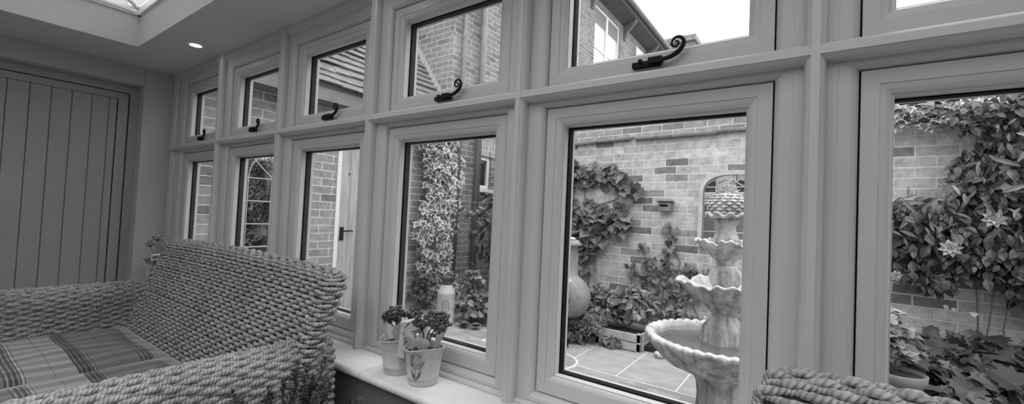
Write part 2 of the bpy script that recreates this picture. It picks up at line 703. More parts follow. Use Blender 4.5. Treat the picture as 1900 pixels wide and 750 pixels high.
# transom strips, one per bay, mitred into the posts
ZTR = 1.730
for i in range(NB):
    b = MB()
    xa = posts[i] + .0225 if i else -.02
    xb = posts[i + 1] - .0225
    half = [(.0225, -.0215), (.0225, -.034), (.0215, -.0365), (.0215, -.040), (.020, -.047), (.016, -.054), (.010, -.059), (.0092, -.0625)]
    P = []
    for s in (1, -1):
        hh = half if s == 1 else half[::-1]
        for (a, y) in hh:
            ins = (.0225 - a)
            P.append([(xa - ins, y, ZTR + s * a), (xb + ins, y, ZTR + s * a)])
    P = np.array(P)
    b.grid(P, smooth=False)
    b.box(xa, xb, -.0215, .088, ZTR - .02, ZTR + .02)
    o = b.build('trim_%d' % (i + 11), M_FRAME)
    struct(o, 'moulded timber transom rail between the upper and lower windows')
# head mould
b = MB()
b.prism([(-.0215, 2.302), (-.030, 2.305), (-.034, 2.312), (-.044, 2.335), (-.046, 2.35), (.0, 2.35), (.0, 2.302)], 'x', -.0, 6.0)
struct(b.build('trim_21', M_FRAME), 'head moulding along the top of the window wall')
# bead on the sill
b = MB()
b.prism([(-.0215, .665), (-.036, .665), (-.036, .672), (-.031, .679), (-.0215, .682)], 'x', 0, 6.0)
struct(b.build('trim_22', M_FRAME), 'small timber bead where the frame meets the sill')
# stone sill in lengths
xs = [0.0, .985, 1.96, 2.937, 3.91, 4.885, 6.0]
sl = None
for i in range(6):
    b = MB()
    x0, x1 = xs[i] + .0012, xs[i + 1] - .0012
    pr = [(.02, ZSILL), (.02, ZSILL - .032)]
    for a in np.linspace(-PI / 2, PI / 2, 9):
        pr.append((-.203 - .016 * math.cos(a), ZSILL - .016 + .016 * math.sin(a)))
    b.prism(pr, 'x', x0, x1)
    struct(b.build('trim_%d' % (31 + i), M_SILL), 'polished limestone window sill slab with a rounded nose')
b = MB()
b.box(0, 6.0, -.206, .02, ZSILL - .0325, ZSILL - .031)
struct(b.build('trim_40', simple('sill_grout', .3, .9)), 'grout bed of the limestone sill')

FZ = .14   # floor and patio level
b = MB()
b.box(0, 6.0, -.175, .118, FZ - .1, ZSILL - .0325)
struct(b.build('wall_front', M_DADO), 'low painted wall under the windows')
b = MB()
b.box(-.6, 6.3, .0, .122, ZCEIL, 2.78)
struct(b.build('wall_head', M_WHITE), 'outside fascia above the windows')
b = MB()
b.box(-.3, 6.3, .10, .19, ZSILL - .07, ZSILL - .02)
struct(b.build('trim_41', M_FRAME), 'outer timber cill of the window wall')

# ------------------------------------------------------------------ room shell
b = MB()
b.box(-.4, 6.4, -3.9, 0, FZ - .1, FZ)
struct(b.build('floor', M_FLOOR), 'stone floor of the garden room')
LX0, LX1, LY0, LY1 = .5636, 5.6, -3.3, -.411
b = MB()
for (x0, x1, y0, y1) in ((0, LX0, -3.9, 0), (LX1, 6.0, -3.9, 0), (LX0, LX1, LY1, 0), (LX0, LX1, -3.9, LY0)):
    b.box(x0, x1, y0, y1, ZCEIL, 2.56)
struct(b.build('ceiling', M_CEIL), 'flat plaster ceiling round the roof lantern')
# door wall with its recess
b = MB()
RY0, RY1, RZ = -1.24, -.225, 2.206
b.box(-.35, 0, -.225, .118, FZ, 2.56)
b.box(-.35, 0, -3.9, RY0, FZ, 2.56)
b.box(-.35, 0, RY0, RY1, RZ, 2.56)
struct(b.build('wall_left', M_PLASTER, bevel=.006), 'plain plaster wall holding the plank door')
# unseen walls behind the camera, closed solid to cut light in the room
b = MB()
b.box(0, 6.0, -3.9, -3.8, FZ, ZCEIL)
struct(b.build('wall_back', M_PLASTER), 'plain inner wall of the garden room')
b = MB()
b.box(6.0, 6.1, -3.9, .122, FZ, ZCEIL)
struct(b.build('wall_right', M_PLASTER), 'plain end wall of the garden room')

# the plank door
d = thing('door_1', 'grey painted plank door in a deep plaster recess', 'door')
d['kind'] = 'structure'
b = MB()
b.box(-.17, -.1275, RY1 - .0535, RY1, FZ, 2.1457)
b.box(-.17, -.1275, RY0, RY0 + .0535, FZ, 2.1457)
b.box(-.17, -.1275, RY0, RY1, 2.1457, RZ)
b.build('door_frame', M_DOOR, d, bevel=.002)
b = MB()
b.box(-.2, -.160, -1.182, -.2835, FZ, 2.144)
b.build('door_rebate', M_GAP, d)
b = MB()
b.box(-.175, -.1285, -.347, -.287, FZ, 2.139)
b.box(-.175, -.1285, -1.182, -1.122, FZ, 2.139)
b.box(-.175, -.1285, -1.122, -.347, 2.089, 2.139)
lf = b.build('door_leaf', M_DOOR, d, bevel=.0015)
y = -.352
b = MB()
wid = [.047, .097, .108, .105, .104, .106, .104, .104]
for wv in wid:
    y2 = max(y - wv, -1.12)
    b.prism([(-.145, y2 + .001), (-.150 + .0130, y2 + .001), (-.132, y2 + .0045), (-.132, y - .0045), (-.137, y - .001), (-.145, y - .001)], 'z', FZ, 2.086)
    y = y2
b.build('planks', M_DOOR, lf)
b = MB()
b.box(-.36, -.2, RY0 - .01, RY1 + .01, FZ, RZ + .01)
struct(b.build('wall_passage', M_PLASTER), 'masonry behind the plank door')

# roof lantern
w = thing('window_9', 'roof lantern with pleated blinds above the plaster upstand', 'roof lantern')
w['kind'] = 'structure'
b = MB()
ZL = 2.56
for (x0, x1, y0, y1) in ((LX0 - .05, LX0 + .018, LY0, LY1 + .05), (LX1 - .018, LX1 + .05, LY0, LY1 + .05), (LX0, LX1, LY1 - .018, LY1 + .05), (LX0, LX1, LY0 - .05, LY0 + .018)):
    b.box(x0, x1, y0, y1, ZL, ZL + .05)
zr = 3.1
ym = (LY0 + LY1) / 2
xh0, xh1 = LX0 + 1.2, LX1 - 1.2
b.tube([(LX0, LY1, ZL + .05), (xh0, ym, zr)], .02, 6)
b.tube([(LX0, LY0, ZL + .05), (xh0, ym, zr)], .02, 6)
b.tube([(LX1, LY1, ZL + .05), (xh1, ym, zr)], .02, 6)
b.tube([(LX1, LY0, ZL + .05), (xh1, ym, zr)], .02, 6)
b.tube([(xh0, ym, zr), (xh1, ym, zr)], .025, 6)
for x in np.linspace(xh0, xh1, 5):
    b.tube([(x, LY1, ZL + .05), (x, ym, zr)], .014, 6)
    b.tube([(x, LY0, ZL + .05), (x, ym, zr)], .014, 6)
b.build('lantern_bars', M_WHITE, w)
b = MB()
a, bb, c, dd, e, f = (LX0, LY1, ZL + .05), (LX1, LY1, ZL + .05), (LX1, LY0, ZL + .05), (LX0, LY0, ZL + .05), (xh0, ym, zr), (xh1, ym, zr)
V = [a, bb, c, dd, e, f]
b.add(V, [(0, 1, 5, 4), (1, 2, 5), (2, 3, 4, 5), (3, 0, 4)])
b.build('pane', M_ROOFGLASS, w, solid=.004)
# pleated blinds hung under the panes of the end nearest the door
m, nt, out = new_mat('blind_fabric')
df = node(nt, 'ShaderNodeBsdfDiffuse', Color=grey(.55))
tr = node(nt, 'ShaderNodeBsdfTranslucent', Color=grey(.6))
mx = node(nt, 'ShaderNodeMixShader', Fac=.6)
link(nt, df.outputs[0], mx.inputs[1])
link(nt, tr.outputs[0], mx.inputs[2])
link(nt, mx.outputs[0], out.inputs[0])


def pleats(c00, c10, c11, c01, n, amp):
    """strips between edges c00-c10 and c01-c11, folded like a pleated blind"""
    c00, c10, c11, c01 = [np.array(q, float) for q in (c00, c10, c11, c01)]
    P = []
    for i in range(2 * n + 1):
        t = i / (2 * n)
        A = c00 + (c01 - c00) * t
        B = c10 + (c11 - c10) * t
        dz = np.array([0, 0, amp if i % 2 else 0])
        P.append([A + dz, B + dz])
    return np.array(P)


b = MB()
zb = ZL + .035
b.grid(pleats((LX0 + .03, LY1 - .06, zb), (LX0 + .03, LY0 + .06, zb), (xh0 + .1, ym - .01, zr - .05), (xh0 + .1, ym + .01, zr - .05), 26, .02), smooth=False)
b.grid(pleats((LX0 + .06, LY1 - .03, zb), (2.4, LY1 - .03, zb), (2.4, ym + .05, zr - .05), (xh0, ym + .05, zr - .05), 26, .02), smooth=False)
b.build('blind', m, w, label='pleated cream roof blind')
b = MB()
b.box(LX0 + .019, LX0 + .030, LY0 + .03, LY1 - .03, ZL + .012, ZL + .026)
b.build('blind_rail', M_WHITE, w, label='white blind rail')
# downlights
m, nt, out = new_mat('lit_lamp')
em = node(nt, 'ShaderNodeEmission', Color=grey(1), Strength=9.0)
link(nt, em.outputs[0], out.inputs[0])
M_LAMP = m
for i, (x, y) in enumerate(((.99, -.215), (2.75, -.215), (4.6, -.215))):
    t = thing('recessed_downlight', ['lit recessed downlight in the ceiling near the door corner', 'recessed downlight above the middle windows', 'recessed downlight above the near windows'][i],
              'downlight', (x, y, ZCEIL), 'ceiling downlights')
    b = MB()
    b.lathe([(.032, -.001), (.034, -.006), (.040, -.007), (.045, -.004), (.046, 0)], (0, 0, 0), 32, cap=False)
    b.build('bezel', M_WHITE, t)
    b = MB()
    b.lathe([(0, -.003), (.030, -.003), (.032, -.0005)], (0, 0, 0), 32, cap=False)
    b.build('lamp', M_LAMP, t)

# ------------------------------------------------------------------ wicker
M_WICK = None
m, nt, out = new_mat('twisted_seagrass')
b_ = node(nt, 'ShaderNodeBsdfPrincipled', Roughness=.75)
tc = node(nt, 'ShaderNodeTexCoord')
n_ = node(nt, 'ShaderNodeTexNoise', Scale=55.0, Detail=4.0)
link(nt, tc.outputs['Object'], n_.inputs['Vector'])
n2_ = node(nt, 'ShaderNodeTexNoise', Scale=3.0, Detail=2.0)
link(nt, tc.outputs['Object'], n2_.inputs['Vector'])
r_ = ramp(nt, n_.outputs['Fac'], [(.3, .20), (.7, .40)])
r2_ = ramp(nt, n2_.outputs['Fac'], [(.3, .85), (.7, 1.15)])
link(nt, mixf(nt, r_.outputs[0], r2_.outputs[0], 1, 'MULTIPLY'), b_.inputs['Base Color'])
ar = node(nt, 'ShaderNodeAttribute', attribute_name='run')
at_ = node(nt, 'ShaderNodeAttribute', attribute_name='turn')
mu = node(nt, 'ShaderNodeMath', operation='MULTIPLY')
link(nt, ar.outputs['Fac'], mu.inputs[0])
mu.inputs[1].default_value = 2 * PI / .0092
ma = node(nt, 'ShaderNodeMath', operation='MULTIPLY_ADD')
link(nt, at_.outputs['Fac'], ma.inputs[0])
ma.inputs[1].default_value = -3.0
link(nt, mu.outputs[0], ma.inputs[2])
sn = node(nt, 'ShaderNodeMath', operation='SINE')
link(nt, ma.outputs[0], sn.inputs[0])
ab = node(nt, 'ShaderNodeMath', operation='ABSOLUTE')
hs = node(nt, 'ShaderNodeMath', operation='MULTIPLY')
link(nt, ma.outputs[0], hs.inputs[0])
hs.inputs[1].default_value = .5
sn2 = node(nt, 'ShaderNodeMath', operation='SINE')
link(nt, hs.outputs[0], sn2.inputs[0])
link(nt, sn2.outputs[0], ab.inputs[0])
bp = node(nt, 'ShaderNodeBump', Strength=1.0, Distance=.0028)
link(nt, ab.outputs[0], bp.inputs['Height'])
link(nt, bp.outputs[0], b_.inputs['Normal'])
link(nt, b_.outputs[0], out.inputs[0])
M_WICK = m
M_CORE = simple('dark_wicker_core', .06, .9)


def unit(a):
    return a / (np.linalg.norm(a, axis=-1, keepdims=True) + 1e-9)


def rope_rows(paths, normals, radius, stake, amp, pars=None, twist=.021, seg=8, jit=.0012):
    """paths: list of (n,3) row centre lines, normals: same. Each row becomes a two-strand twisted
    rope that bulges out over one stake and dips behind the next."""
    Vs, Fs, As, Gs, base = [], [], [], [], 0
    th = np.linspace(-PI / 2, 1.5 * PI, seg, endpoint=False)
    for ri, (p, nn) in enumerate(zip(paths, normals)):
        s = np.concatenate([[0], np.cumsum(np.linalg.norm(np.diff(p, axis=0), axis=1))])
        ph = (ri % 2) * PI
        # stake cadence follows the common parameter so that rows alternate
        par = s if pars is None else pars[ri]
        cad = par / stake * PI + ph + RNG.normal(0, .15)
        off = amp * np.sin(cad)
        q = p + nn * (off + RNG.normal(0, jit))[:, None]
        t = np.gradient(q, axis=0)
        t /= np.linalg.norm(t, axis=1)[:, None] + 1e-12
        bn = np.cross(t, nn)
        bn /= np.linalg.norm(bn, axis=1)[:, None] + 1e-12
        n2 = np.cross(bn, t)
        q = q + bn * (RNG.normal(0, jit * .5) + .0012 * np.sin(cad * .5 + ri * 1.7))[:, None]
        ang = th[None, :] + 0 * s[:, None]
        tw = 2 * PI * s / twist + ri * 2.1
        rr = radius * (1 + .10 * np.cos(2 * (ang - tw[:, None] * .5))) * (1 + .12 * np.sin(cad))[:, None]
        ring = q[:, None, :] + rr[:, :, None] * (np.cos(ang)[:, :, None] * bn[:, None, :] * 1.12 + np.sin(ang)[:, :, None] * n2[:, None, :])
        n = len(q)
        Vs.append(ring.reshape(-1, 3))
        As.append(np.repeat(s + ri * .37, seg))
        Gs.append(np.tile(th, n))
        i = np.arange(n - 1)[:, None] * seg
        j = np.arange(seg)[None, :]
        j2 = (j + 1) % seg
        Fs.append(np.stack([i + j, i + j2, i + seg + j2, i + seg + j], -1).reshape(-1, 4) + base)
        base += n * seg
    return np.concatenate(Vs), np.concatenate(Fs), {'run': np.concatenate(As), 'turn': np.concatenate(Gs)}


def section_pts(pts, n):
    """resample a polyline (m,2) into n points by arc length with normals pointing left of travel"""
    pts = np.array(pts, float)
    s = np.concatenate([[0], np.cumsum(np.linalg.norm(np.diff(pts, axis=0), axis=1))])
    u = np.linspace(0, s[-1], n)
    q = np.stack([np.interp(u, s, pts[:, k]) for k in range(2)], -1)
    t = np.gradient(q, axis=0)
    t /= np.linalg.norm(t, axis=1)[:, None]
    nn = np.stack([-t[:, 1], t[:, 0]], -1)
    return q, nn, s[-1]


def arc(cx, cy, r, a0, a1, n=10):
    return [(cx + r * math.cos(a), cy + r * math.sin(a)) for a in np.linspace(a0, a1, n)]


def make_sofa(name, label, x0, x1, seats, yb=-.29, yf=-1.16, far_full=True, near_full=True, slope_left=.25, slope_right=.035, ztop=1.045, zarm=.79, turn=0):
    """x0..x1 outer width, back along the window wall, arms reaching into the room"""
    t = thing(name, label, 'sofa' if seats > 1 else 'armchair', ((x0 + x1) / 2, yb - .3, FZ))
    L = Vector(((x0 + x1) / 2, yb - .3, FZ))
    off = np.array(L)
    # back: rows run along the front, wrap round the right end and return along the rear
    zb = FZ + .16
    zc0 = 1.03
    lv = []
    for zz_ in np.linspace(zb, zc0 - .035, int(round((zc0 - .035 - zb) / .0152)) + 1):
        lv.append((zz_, 1.0))
    for a_ in (.38, .75, 1.12, 1.45):
        lv.append((zc0 - .035 + .037 * math.sin(a_), math.cos(a_)))
    span = x1 - x0

    def top(x):
        a = np.clip((x - x0) / slope_left, 0, 1)
        a = (3 * a * a - 2 * a ** 3) * .6 + .4 * a
        bw = .022 * (1 - ((x - (x0 + x1) / 2) / (span / 2)) ** 2)
        return zarm - .01 + (ztop - zarm + .01) * a + bw
    paths, norms, pars = [], [], []
    step = .0042
    for (z, tf) in lv:
        th_ = .042 * tf + .003
        h = (z - zb) / (zc0 - zb)
        yc = yb - .20 + .225 * h ** 1.25          # leaning centre line
        corner = .05 * max(0, (h - .93) / .07) ** 2
        fx = np.arange(x0 + th_ + .004, x1 - th_ - corner, step)
        na = max(4, int(PI * th_ / step))
        aa = np.linspace(-PI / 2, PI / 2, na)
        ex = x1 - th_ - corner + th_ * np.cos(aa)
        ey = th_ * np.sin(aa)
        rx_ = fx[::-1][::2]
        al = np.linspace(PI / 2, PI * 1.5, na)
        lx_ = x0 + th_ + .004 + th_ * np.cos(al)
        X = np.concatenate([fx, ex, rx_, lx_])
        Yo = np.concatenate([np.full(len(fx), -th_), ey, np.full(len(rx_), th_), th_ * np.sin(al)])
        NX = np.concatenate([np.zeros(len(fx)), np.cos(aa), np.zeros(len(rx_)), np.cos(al)])
        NY = np.concatenate([-np.ones(len(fx)), np.sin(aa), np.ones(len(rx_)), np.sin(al)])
        wing = -.05 * np.clip(1 - (X - x0) / .25, 0, 1) ** 2 - .018 * np.clip(1 - (x1 - X) / .14, 0, 1) ** 2
        T = top(X)
        zf_ = np.where(z > .44, .44 + (T - .44) * (z - .44) / (zc0 - .44), z)
        paths.append(np.stack([X, yc + Yo + wing, zf_], -1) - off)
        nzv = max(0, 1 - tf)
        pe = (x1 - x0) + (aa + PI / 2) * .042
        pr_ = pe[-1] + (x1 - rx_)
        pl = pr_[-1] + (al - PI / 2) * .042
        pars.append(np.concatenate([fx - x0, pe, pr_, pl]))
        norms.append(unit(np.stack([NX * (1 - nzv), NY * (1 - nzv), np.full(len(X), nzv + .0)], -1)))
    V, F, AT = rope_rows(paths, norms, .0070, .036, .0050, pars)
    bk = big_mesh('backrest', V, F, M_WICK, t, AT)
    c = MB()
    ncore = 90
    cor = []
    for p_, n_v in zip(paths, norms):
        ii = np.linspace(0, len(p_) - 1, ncore).astype(int)
        cor.append(p_[ii] - n_v[ii] * .0075)
    c.grid(np.array(cor), closed_v=True)
    c.build('backrest_core', M_CORE, bk, recalc=False)
    # arms: rows run along y round an x-z section
    for side, full in ((-1, far_full), (1, near_full)):
        xo = x0 if side < 0 else x1
        s = -side
        r = .078
        cx = xo + s * (r + .012)
        xi = xo + s * (2 * r + .012)
        sc = [(xo + s * .020, zb), (xo + s * .004, .5), (xo + s * .006, zarm - r - .04)]
        sc += [(cx - s * r * math.cos(a), zarm - r + r * math.sin(a)) for a in np.linspace(0, PI, 12)]
        sc += [(xi, .62), (xi + s * .004, .43)]
        rows = int(1.25 / .0185)
        q, nn, ln = section_pts(sc, rows)
        if side > 0:
            nn = -nn
        ny = int((yb - .02 - yf) / .0042)
        Y = np.linspace(yf, yb + .0 - .0, ny)
        paths, norms = [], []
        for k in range(rows):
            # the arm swells slightly and ends in a rounded front
            fr = np.clip((Y - yf) / .07, 0, 1)
            fr = np.sqrt(1 - (1 - fr) ** 2)
            xx = cx + (q[k, 0] - cx) * (.35 + .65 * fr)
            zz = q[k, 1] - (1 - fr) * .03 * (q[k, 1] > .6)
            rise = .018 * np.clip((Y - (yb - .18)) / .18, 0, 1) ** 2
            # the outer face leans in towards the back as the back panel does
            paths.append(np.stack([xx, Y, zz + rise], -1) - off)
            norms.append(np.tile(np.array([nn[k, 0], 0, nn[k, 1]]), (ny, 1)))
        V, F, AT = rope_rows(paths, norms, .0080, .046, .0040)
        am = big_mesh('armrest', V, F, M_WICK, t, AT)
        core = np.array(paths)[:, ::12] - np.array(norms)[:, ::12] * .010
        c = MB()
        c.grid(core)
        c.build('armrest_core', M_CORE, am, recalc=False)
        # stakes showing between the rows
        c = MB()
        for yy in np.arange(yf + .09, yb - .03, .056):
            P = np.stack([q[:, 0], np.full(rows, yy), q[:, 1]], -1) - off
            c.tube(P[::2] - 0, .0042, 5, cap=False)
        c.build('stakes', M_WICK, am, recalc=False)
    # seat deck and front apron
    b = MB()
    b.box(x0 + .1 - off[0], x1 - .1 - off[0], yf + .06 - off[1], yb - .2 - off[1], .40 - FZ, .44 - FZ)
    b.build('seat_deck', M_CORE, t)
    rows = 14
    paths, norms = [], []
    X = np.linspace(x0 + .12, x1 - .12, int((x1 - x0 - .24) / .0065))
    for k in range(rows):
        paths.append(np.stack([X, np.full(len(X), yf + .05), np.full(len(X), .43 - k * .0178)], -1) - off)
        norms.append(np.tile(np.array([0, -1.0, 0]), (len(X), 1)))
    V, F, AT = rope_rows(paths, norms, .0080, .050, .0045)
    big_mesh('front_apron', V, F, M_WICK, t, AT)
    for lx in (x0 + .1, x1 - .1):
        for ly in (yf + .07, yb - .1):
            b = MB()
            b.lathe([(.022, 0), (.026, .06), (.026, .24)], (lx - off[0], ly - off[1], 0), 12)
            b.build('leg', M_CORE, t)
    if turn:
        t.rotation_euler = (0, 0, turn)
        pv = Vector((x0, yb, 0))                      # keeps the back's first corner where it is
        lp = pv - Vector((L[0], L[1], 0))
        rp = Matrix.Rotation(turn, 3, 'Z') @ lp
        t.location = (pv[0] - rp[0], pv[1] - rp[1], FZ)
    return t


make_sofa('wicker_sofa', 'two-seat woven rope wicker sofa with its back to the windows', .86, 2.885, 2)
make_sofa('wicker_armchair', 'woven wicker armchair in front of the fountain and climber windows', 4.285, 5.10, 1, yb=-.30, slope_left=.05, slope_right=.05, ztop=1.035, turn=-.37)

# tartan cushions
m, nt, out = new_mat('tartan_wool')
b_ = node(nt, 'ShaderNodeBsdfPrincipled', Roughness=.95)
b_.inputs['Sheen Weight'].default_value = .2
tc = node(nt, 'ShaderNodeTexCoord')
sp = node(nt, 'ShaderNodeSeparateXYZ')
link(nt, tc.outputs['Object'], sp.inputs[0])


def stripes(sock, period, stops, shift=0.0):
    a = node(nt, 'ShaderNodeMath', operation='ADD')
    link(nt, sock, a.inputs[0])
    a.inputs[1].default_value = 20 * period + shift
    d_ = node(nt, 'ShaderNodeMath', operation='DIVIDE')
    link(nt, a.outputs[0], d_.inputs[0])
    d_.inputs[1].default_value = period
    fr_ = node(nt, 'ShaderNodeMath', operation='FRACT')
    link(nt, d_.outputs[0], fr_.inputs[0])
    return ramp(nt, fr_.outputs[0], stops, 'CONSTANT').outputs[0]


g1 = stripes(sp.outputs['X'], .20, [(0, .50), (.26, .30), (.50, .46), (.76, .34)])
g2 = stripes(sp.outputs['Y'], .42, [(0, .62), (.5, 1.15)])
l1 = stripes(sp.outputs['Y'], .21, [(0, .2), (.035, .9), (.06, .16), (.11, .9), (.13, .16), (.18, .8), (.20, .25), (.23, 1.35), (.26, .3), (.275, 1), (.66, .6), (.675, 1)])
l2 = stripes(sp.outputs['X'], .20, [(0, .55), (.02, 1), (.26, .55), (.28, 1), (.37, .8), (.39, 1), (.50, .5), (.52, 1), (.76, .75), (.78, 1)])
c_ = mixf(nt, g1, g2, 1, 'MULTIPLY')
c_ = mixf(nt, c_, l1, 1, 'MULTIPLY')
c_ = mixf(nt, c_, l2, 1, 'MULTIPLY')
c_ = mixf(nt, c_, .48, 1, 'MULTIPLY')
wv = node(nt, 'ShaderNodeTexNoise', Scale=700.0, Detail=1.0)
link(nt, tc.outputs['Object'], wv.inputs['Vector'])
wr = ramp(nt, wv.outputs['Fac'], [(.3, .8), (.7, 1.2)])
c_ = mixf(nt, c_, wr.outputs[0], 1, 'MULTIPLY')
link(nt, c_, b_.inputs['Base Color'])
link(nt, b_.outputs[0], out.inputs[0])
M_TARTAN = m
M_PIPING = simple('cushion_piping', .30, .9)


def cushion(x0, x1, y0, y1, z0, z1, label):
    cx, cy = (x0 + x1) / 2, (y0 + y1) / 2
    t = thing('seat_cushion', label, 'cushion', (cx, cy, z0), 'tartan seat cushions of the sofa')
    n = 34
    u = np.linspace(-1, 1, n)
    hx, hy = (x1 - x0) / 2, (y1 - y0) / 2
    U, Vv = np.meshgrid(u, u, indexing='ij')
    # rounded-square plan
    edge = np.maximum(np.abs(U), np.abs(Vv))
    puff = (1 - np.abs(U) ** 5) * (1 - np.abs(Vv) ** 5)
    zt = (z1 - z0) - .022 + .022 * np.sqrt(np.clip(puff, 0, 1)) + .006 * np.sin(U * 5 + 1) * np.cos(Vv * 4)
    zt = np.where(edge >= .999, z1 - z0 - .026, zt)
    top = np.stack([U * hx, Vv * hy, zt], -1)
    b = MB()
    b.grid(top)
    # sides and bottom
    loop = [(-1, v) for v in u] + [(a, 1) for a in u[1:]] + [(1, v) for v in u[::-1][1:]] + [(a, -1) for a in u[::-1][1:-1]]
    P = []
    for zz, inset in ((z1 - z0 - .026, 0), ((z1 - z0) * .6, -.006), ((z1 - z0) * .25, -.004), (0.012, 0), (0, .012)):
        P.append([(a * (hx - inset), c * (hy - inset), zz) for a, c in loop])
    b.grid(np.array(P), closed_v=True)
    b.build('cover', M_TARTAN, t)
    b = MB()
    lp = [(a * (hx + .002), c * (hy + .002), z1 - z0 - .026) for a, c in loop]
    b.tube(lp + [lp[0]], .0055, 6, cap=False)
    b.build('piping', M_PIPING, t)
    return t


cushion(1.035, 1.815, -1.12, -.495, .44, .565, 'tartan seat cushion at the end of the sofa nearest the plank door')
cushion(1.835, 2.705, -1.12, -.495, .44, .565, 'tartan seat cushion beside the nearer sofa arm')
ac = cushion(4.46, 4.93, -1.12, -.50, .44, .56, 'tartan seat cushion of the armchair')
del ac['group']
pv = Vector((4.285, -.30, 0))
lp = Matrix.Rotation(-.37, 3, 'Z') @ (Vector((4.695, -.81, 0)) - pv)
ac.location = (pv[0] + lp[0], pv[1] + lp[1], .44)
ac.rotation_euler = (0, 0, -.37)

# ------------------------------------------------------------------ leaves


def outline_leaf(kind):
    """returns verts (n,3), tri faces, edge attr; y = along the leaf, x = across, z = up"""
    if kind == 'oval':
        half = [(0, 0), (.16, .15), (.27, .38), (.27, .6), (.17, .82), (0, 1.05)]
    elif kind == 'narrow':
        half = [(0, 0), (.09, .2), (.13, .45), (.10, .75), (0, 1.1)]
    elif kind == 'ivy':
        half = [(0, .08), (.16, -.05), (.42, .02), (.30, .22), (.55, .45), (.26, .50), (.20, .62), (0, 1.0)]
    elif kind == 'vine':
        half = [(0, .05), (.2, -.10), (.36, 0), (.50, -.02), (.44, .18), (.62, .38), (.46, .44), (.50, .62), (.32, .62), (.24, .78), (.12, .84), (0, 1.05)]
    elif kind == 'round':
        half = [(0, .05), (.22, -.06), (.42, .1), (.5, .4), (.42, .7), (.2, .92), (0, 1.0)]
    elif kind == 'tiny':
        half = [(0, 0), (.28, .5), (0, 1)]
    pts = half + [(-x, y) for x, y in half[::-1][1:-1]]
    c = (0, .42)
    V = [(c[0], c[1], .0)] + [(x, y, 0) for x, y in pts]
    V = np.array(V, float)
    V[:, 2] = .28 * np.abs(V[:, 0]) - .22 * (V[:, 1] - .4) ** 2
    n = len(pts)
    F = [(0, 1 + i, 1 + (i + 1) % n) for i in range(n)]
    e = np.ones(n + 1)
    e[0] = 0
    return V, np.array(F), e


LEAF = {k: outline_leaf(k) for k in ('oval', 'narrow', 'ivy', 'vine', 'round', 'tiny')}


def leaf_cloud(kind, P, N, D, S, tone=None):
    """leaves at P facing N with tips along D, length S"""
    V, F, e = LEAF[kind]
    n = len(P)
    N = unit(N)
    D = unit(D - N * np.sum(D * N, -1, keepdims=True))
    X = np.cross(D, N)
    S = np.broadcast_to(S, (n,))
    W = P[:, None, :] + S[:, None, None] * (V[None, :, 0:1] * X[:, None, :] + V[None, :, 1:2] * D[:, None, :] + V[None, :, 2:3] * N[:, None, :])
    FF = F[None] + (np.arange(n) * len(V))[:, None, None]
    if tone is None:
        tone = RNG.random(n)
    return W.reshape(-1, 3), FF.reshape(-1, 3), np.repeat(tone, len(V)), np.tile(e, n)


def leaves_obj(name, kind, P, N, D, S, mat, parent=None, label=None, tone=None):
    off = np.array(parent.location) if parent is not None else 0
    W, F, tn, e = leaf_cloud(kind, np.asarray(P) - off, np.asarray(N), np.asarray(D), S, tone)
    o = big_mesh(name, W, F, mat, parent, {'tone': tn, 'edge': e}, smooth=False)
    if label:
        o['label'] = label
    return o


M_IVY = leaf_mat('variegated_ivy', .09, .24, .72, .4)
M_IVYG = leaf_mat('wall_ivy', .10, .34, .55, .35)
M_VINE = leaf_mat('vine_leaf', .06, .24, None, .45)
M_BUSH = leaf_mat('bush_leaf', .08, .34, None, .45)
M_HERB = leaf_mat('herb_leaf', .12, .34, None, .6)
M_DARKL = leaf_mat('dark_leaf', .03, .12, None, .35)
M_CLEM = leaf_mat('climber_leaf', .025, .12, None, .3)
M_GROUND = leaf_mat('geranium_leaf', .03, .12, None, .4)
M_PETAL = leaf_mat('white_petal', .55, .85, None, .6, .3)
M_BERRY = leaf_mat('dark_berry', .015, .12, None, .3, 0)
M_PALEFL = leaf_mat('pale_floret', .16, .40, None, .5, .1)
M_BLADE = leaf_mat('grass_blade', .35, .6, None, .5, .2)
M_HEATH = leaf_mat('dusky_leaf', .015, .06, None, .5, .1)


def rnd(n, s=1.0):
    return RNG.normal(0, s, (n, 3))


# ------------------------------------------------------------------ garden ground
m, nt, out = new_mat('patio_paving')
b_ = node(nt, 'ShaderNodeBsdfPrincipled', Roughness=.8)
tc = node(nt, 'ShaderNodeTexCoord')
mp = node(nt, 'ShaderNodeMapping')
mp.inputs['Location'].default_value = (0, 0, 0)
link(nt, tc.outputs['Object'], mp.inputs['Vector'])
br = nt.nodes.new('ShaderNodeTexBrick')
br.offset = .5
for k_, v_ in (('Color1', grey(.0)), ('Color2', grey(1)), ('Mortar', grey(.5))):
    br.inputs[k_].default_value = v_
br.inputs['Scale'].default_value = 1
br.inputs['Mortar Size'].default_value = .004
br.inputs['Brick Width'].default_value = .21
br.inputs['Row Height'].default_value = .105
link(nt, mp.outputs[0], br.inputs['Vector'])
rr_ = ramp(nt, br.outputs['Color'], [(0, .22), (1, .33)])
n_ = node(nt, 'ShaderNodeTexNoise', Scale=8.0, Detail=8.0, Roughness=.7)
link(nt, tc.outputs['Object'], n_.inputs['Vector'])
nr_ = ramp(nt, n_.outputs['Fac'], [(.3, .75), (.7, 1.25)])
c_ = mixf(nt, mixf(nt, rr_.outputs[0], .30, br.outputs['Fac']), nr_.outputs[0], 1, 'MULTIPLY')
link(nt, c_, b_.inputs['Base Color'])
bp = node(nt, 'ShaderNodeBump', Strength=.4, Distance=.004)
hh = node(nt, 'ShaderNodeMath', operation='SUBTRACT')
link(nt, n_.outputs['Fac'], hh.inputs[0])
link(nt, br.outputs['Fac'], hh.inputs[1])
link(nt, hh.outputs[0], bp.inputs['Height'])
link(nt, bp.outputs[0], b_.inputs['Normal'])
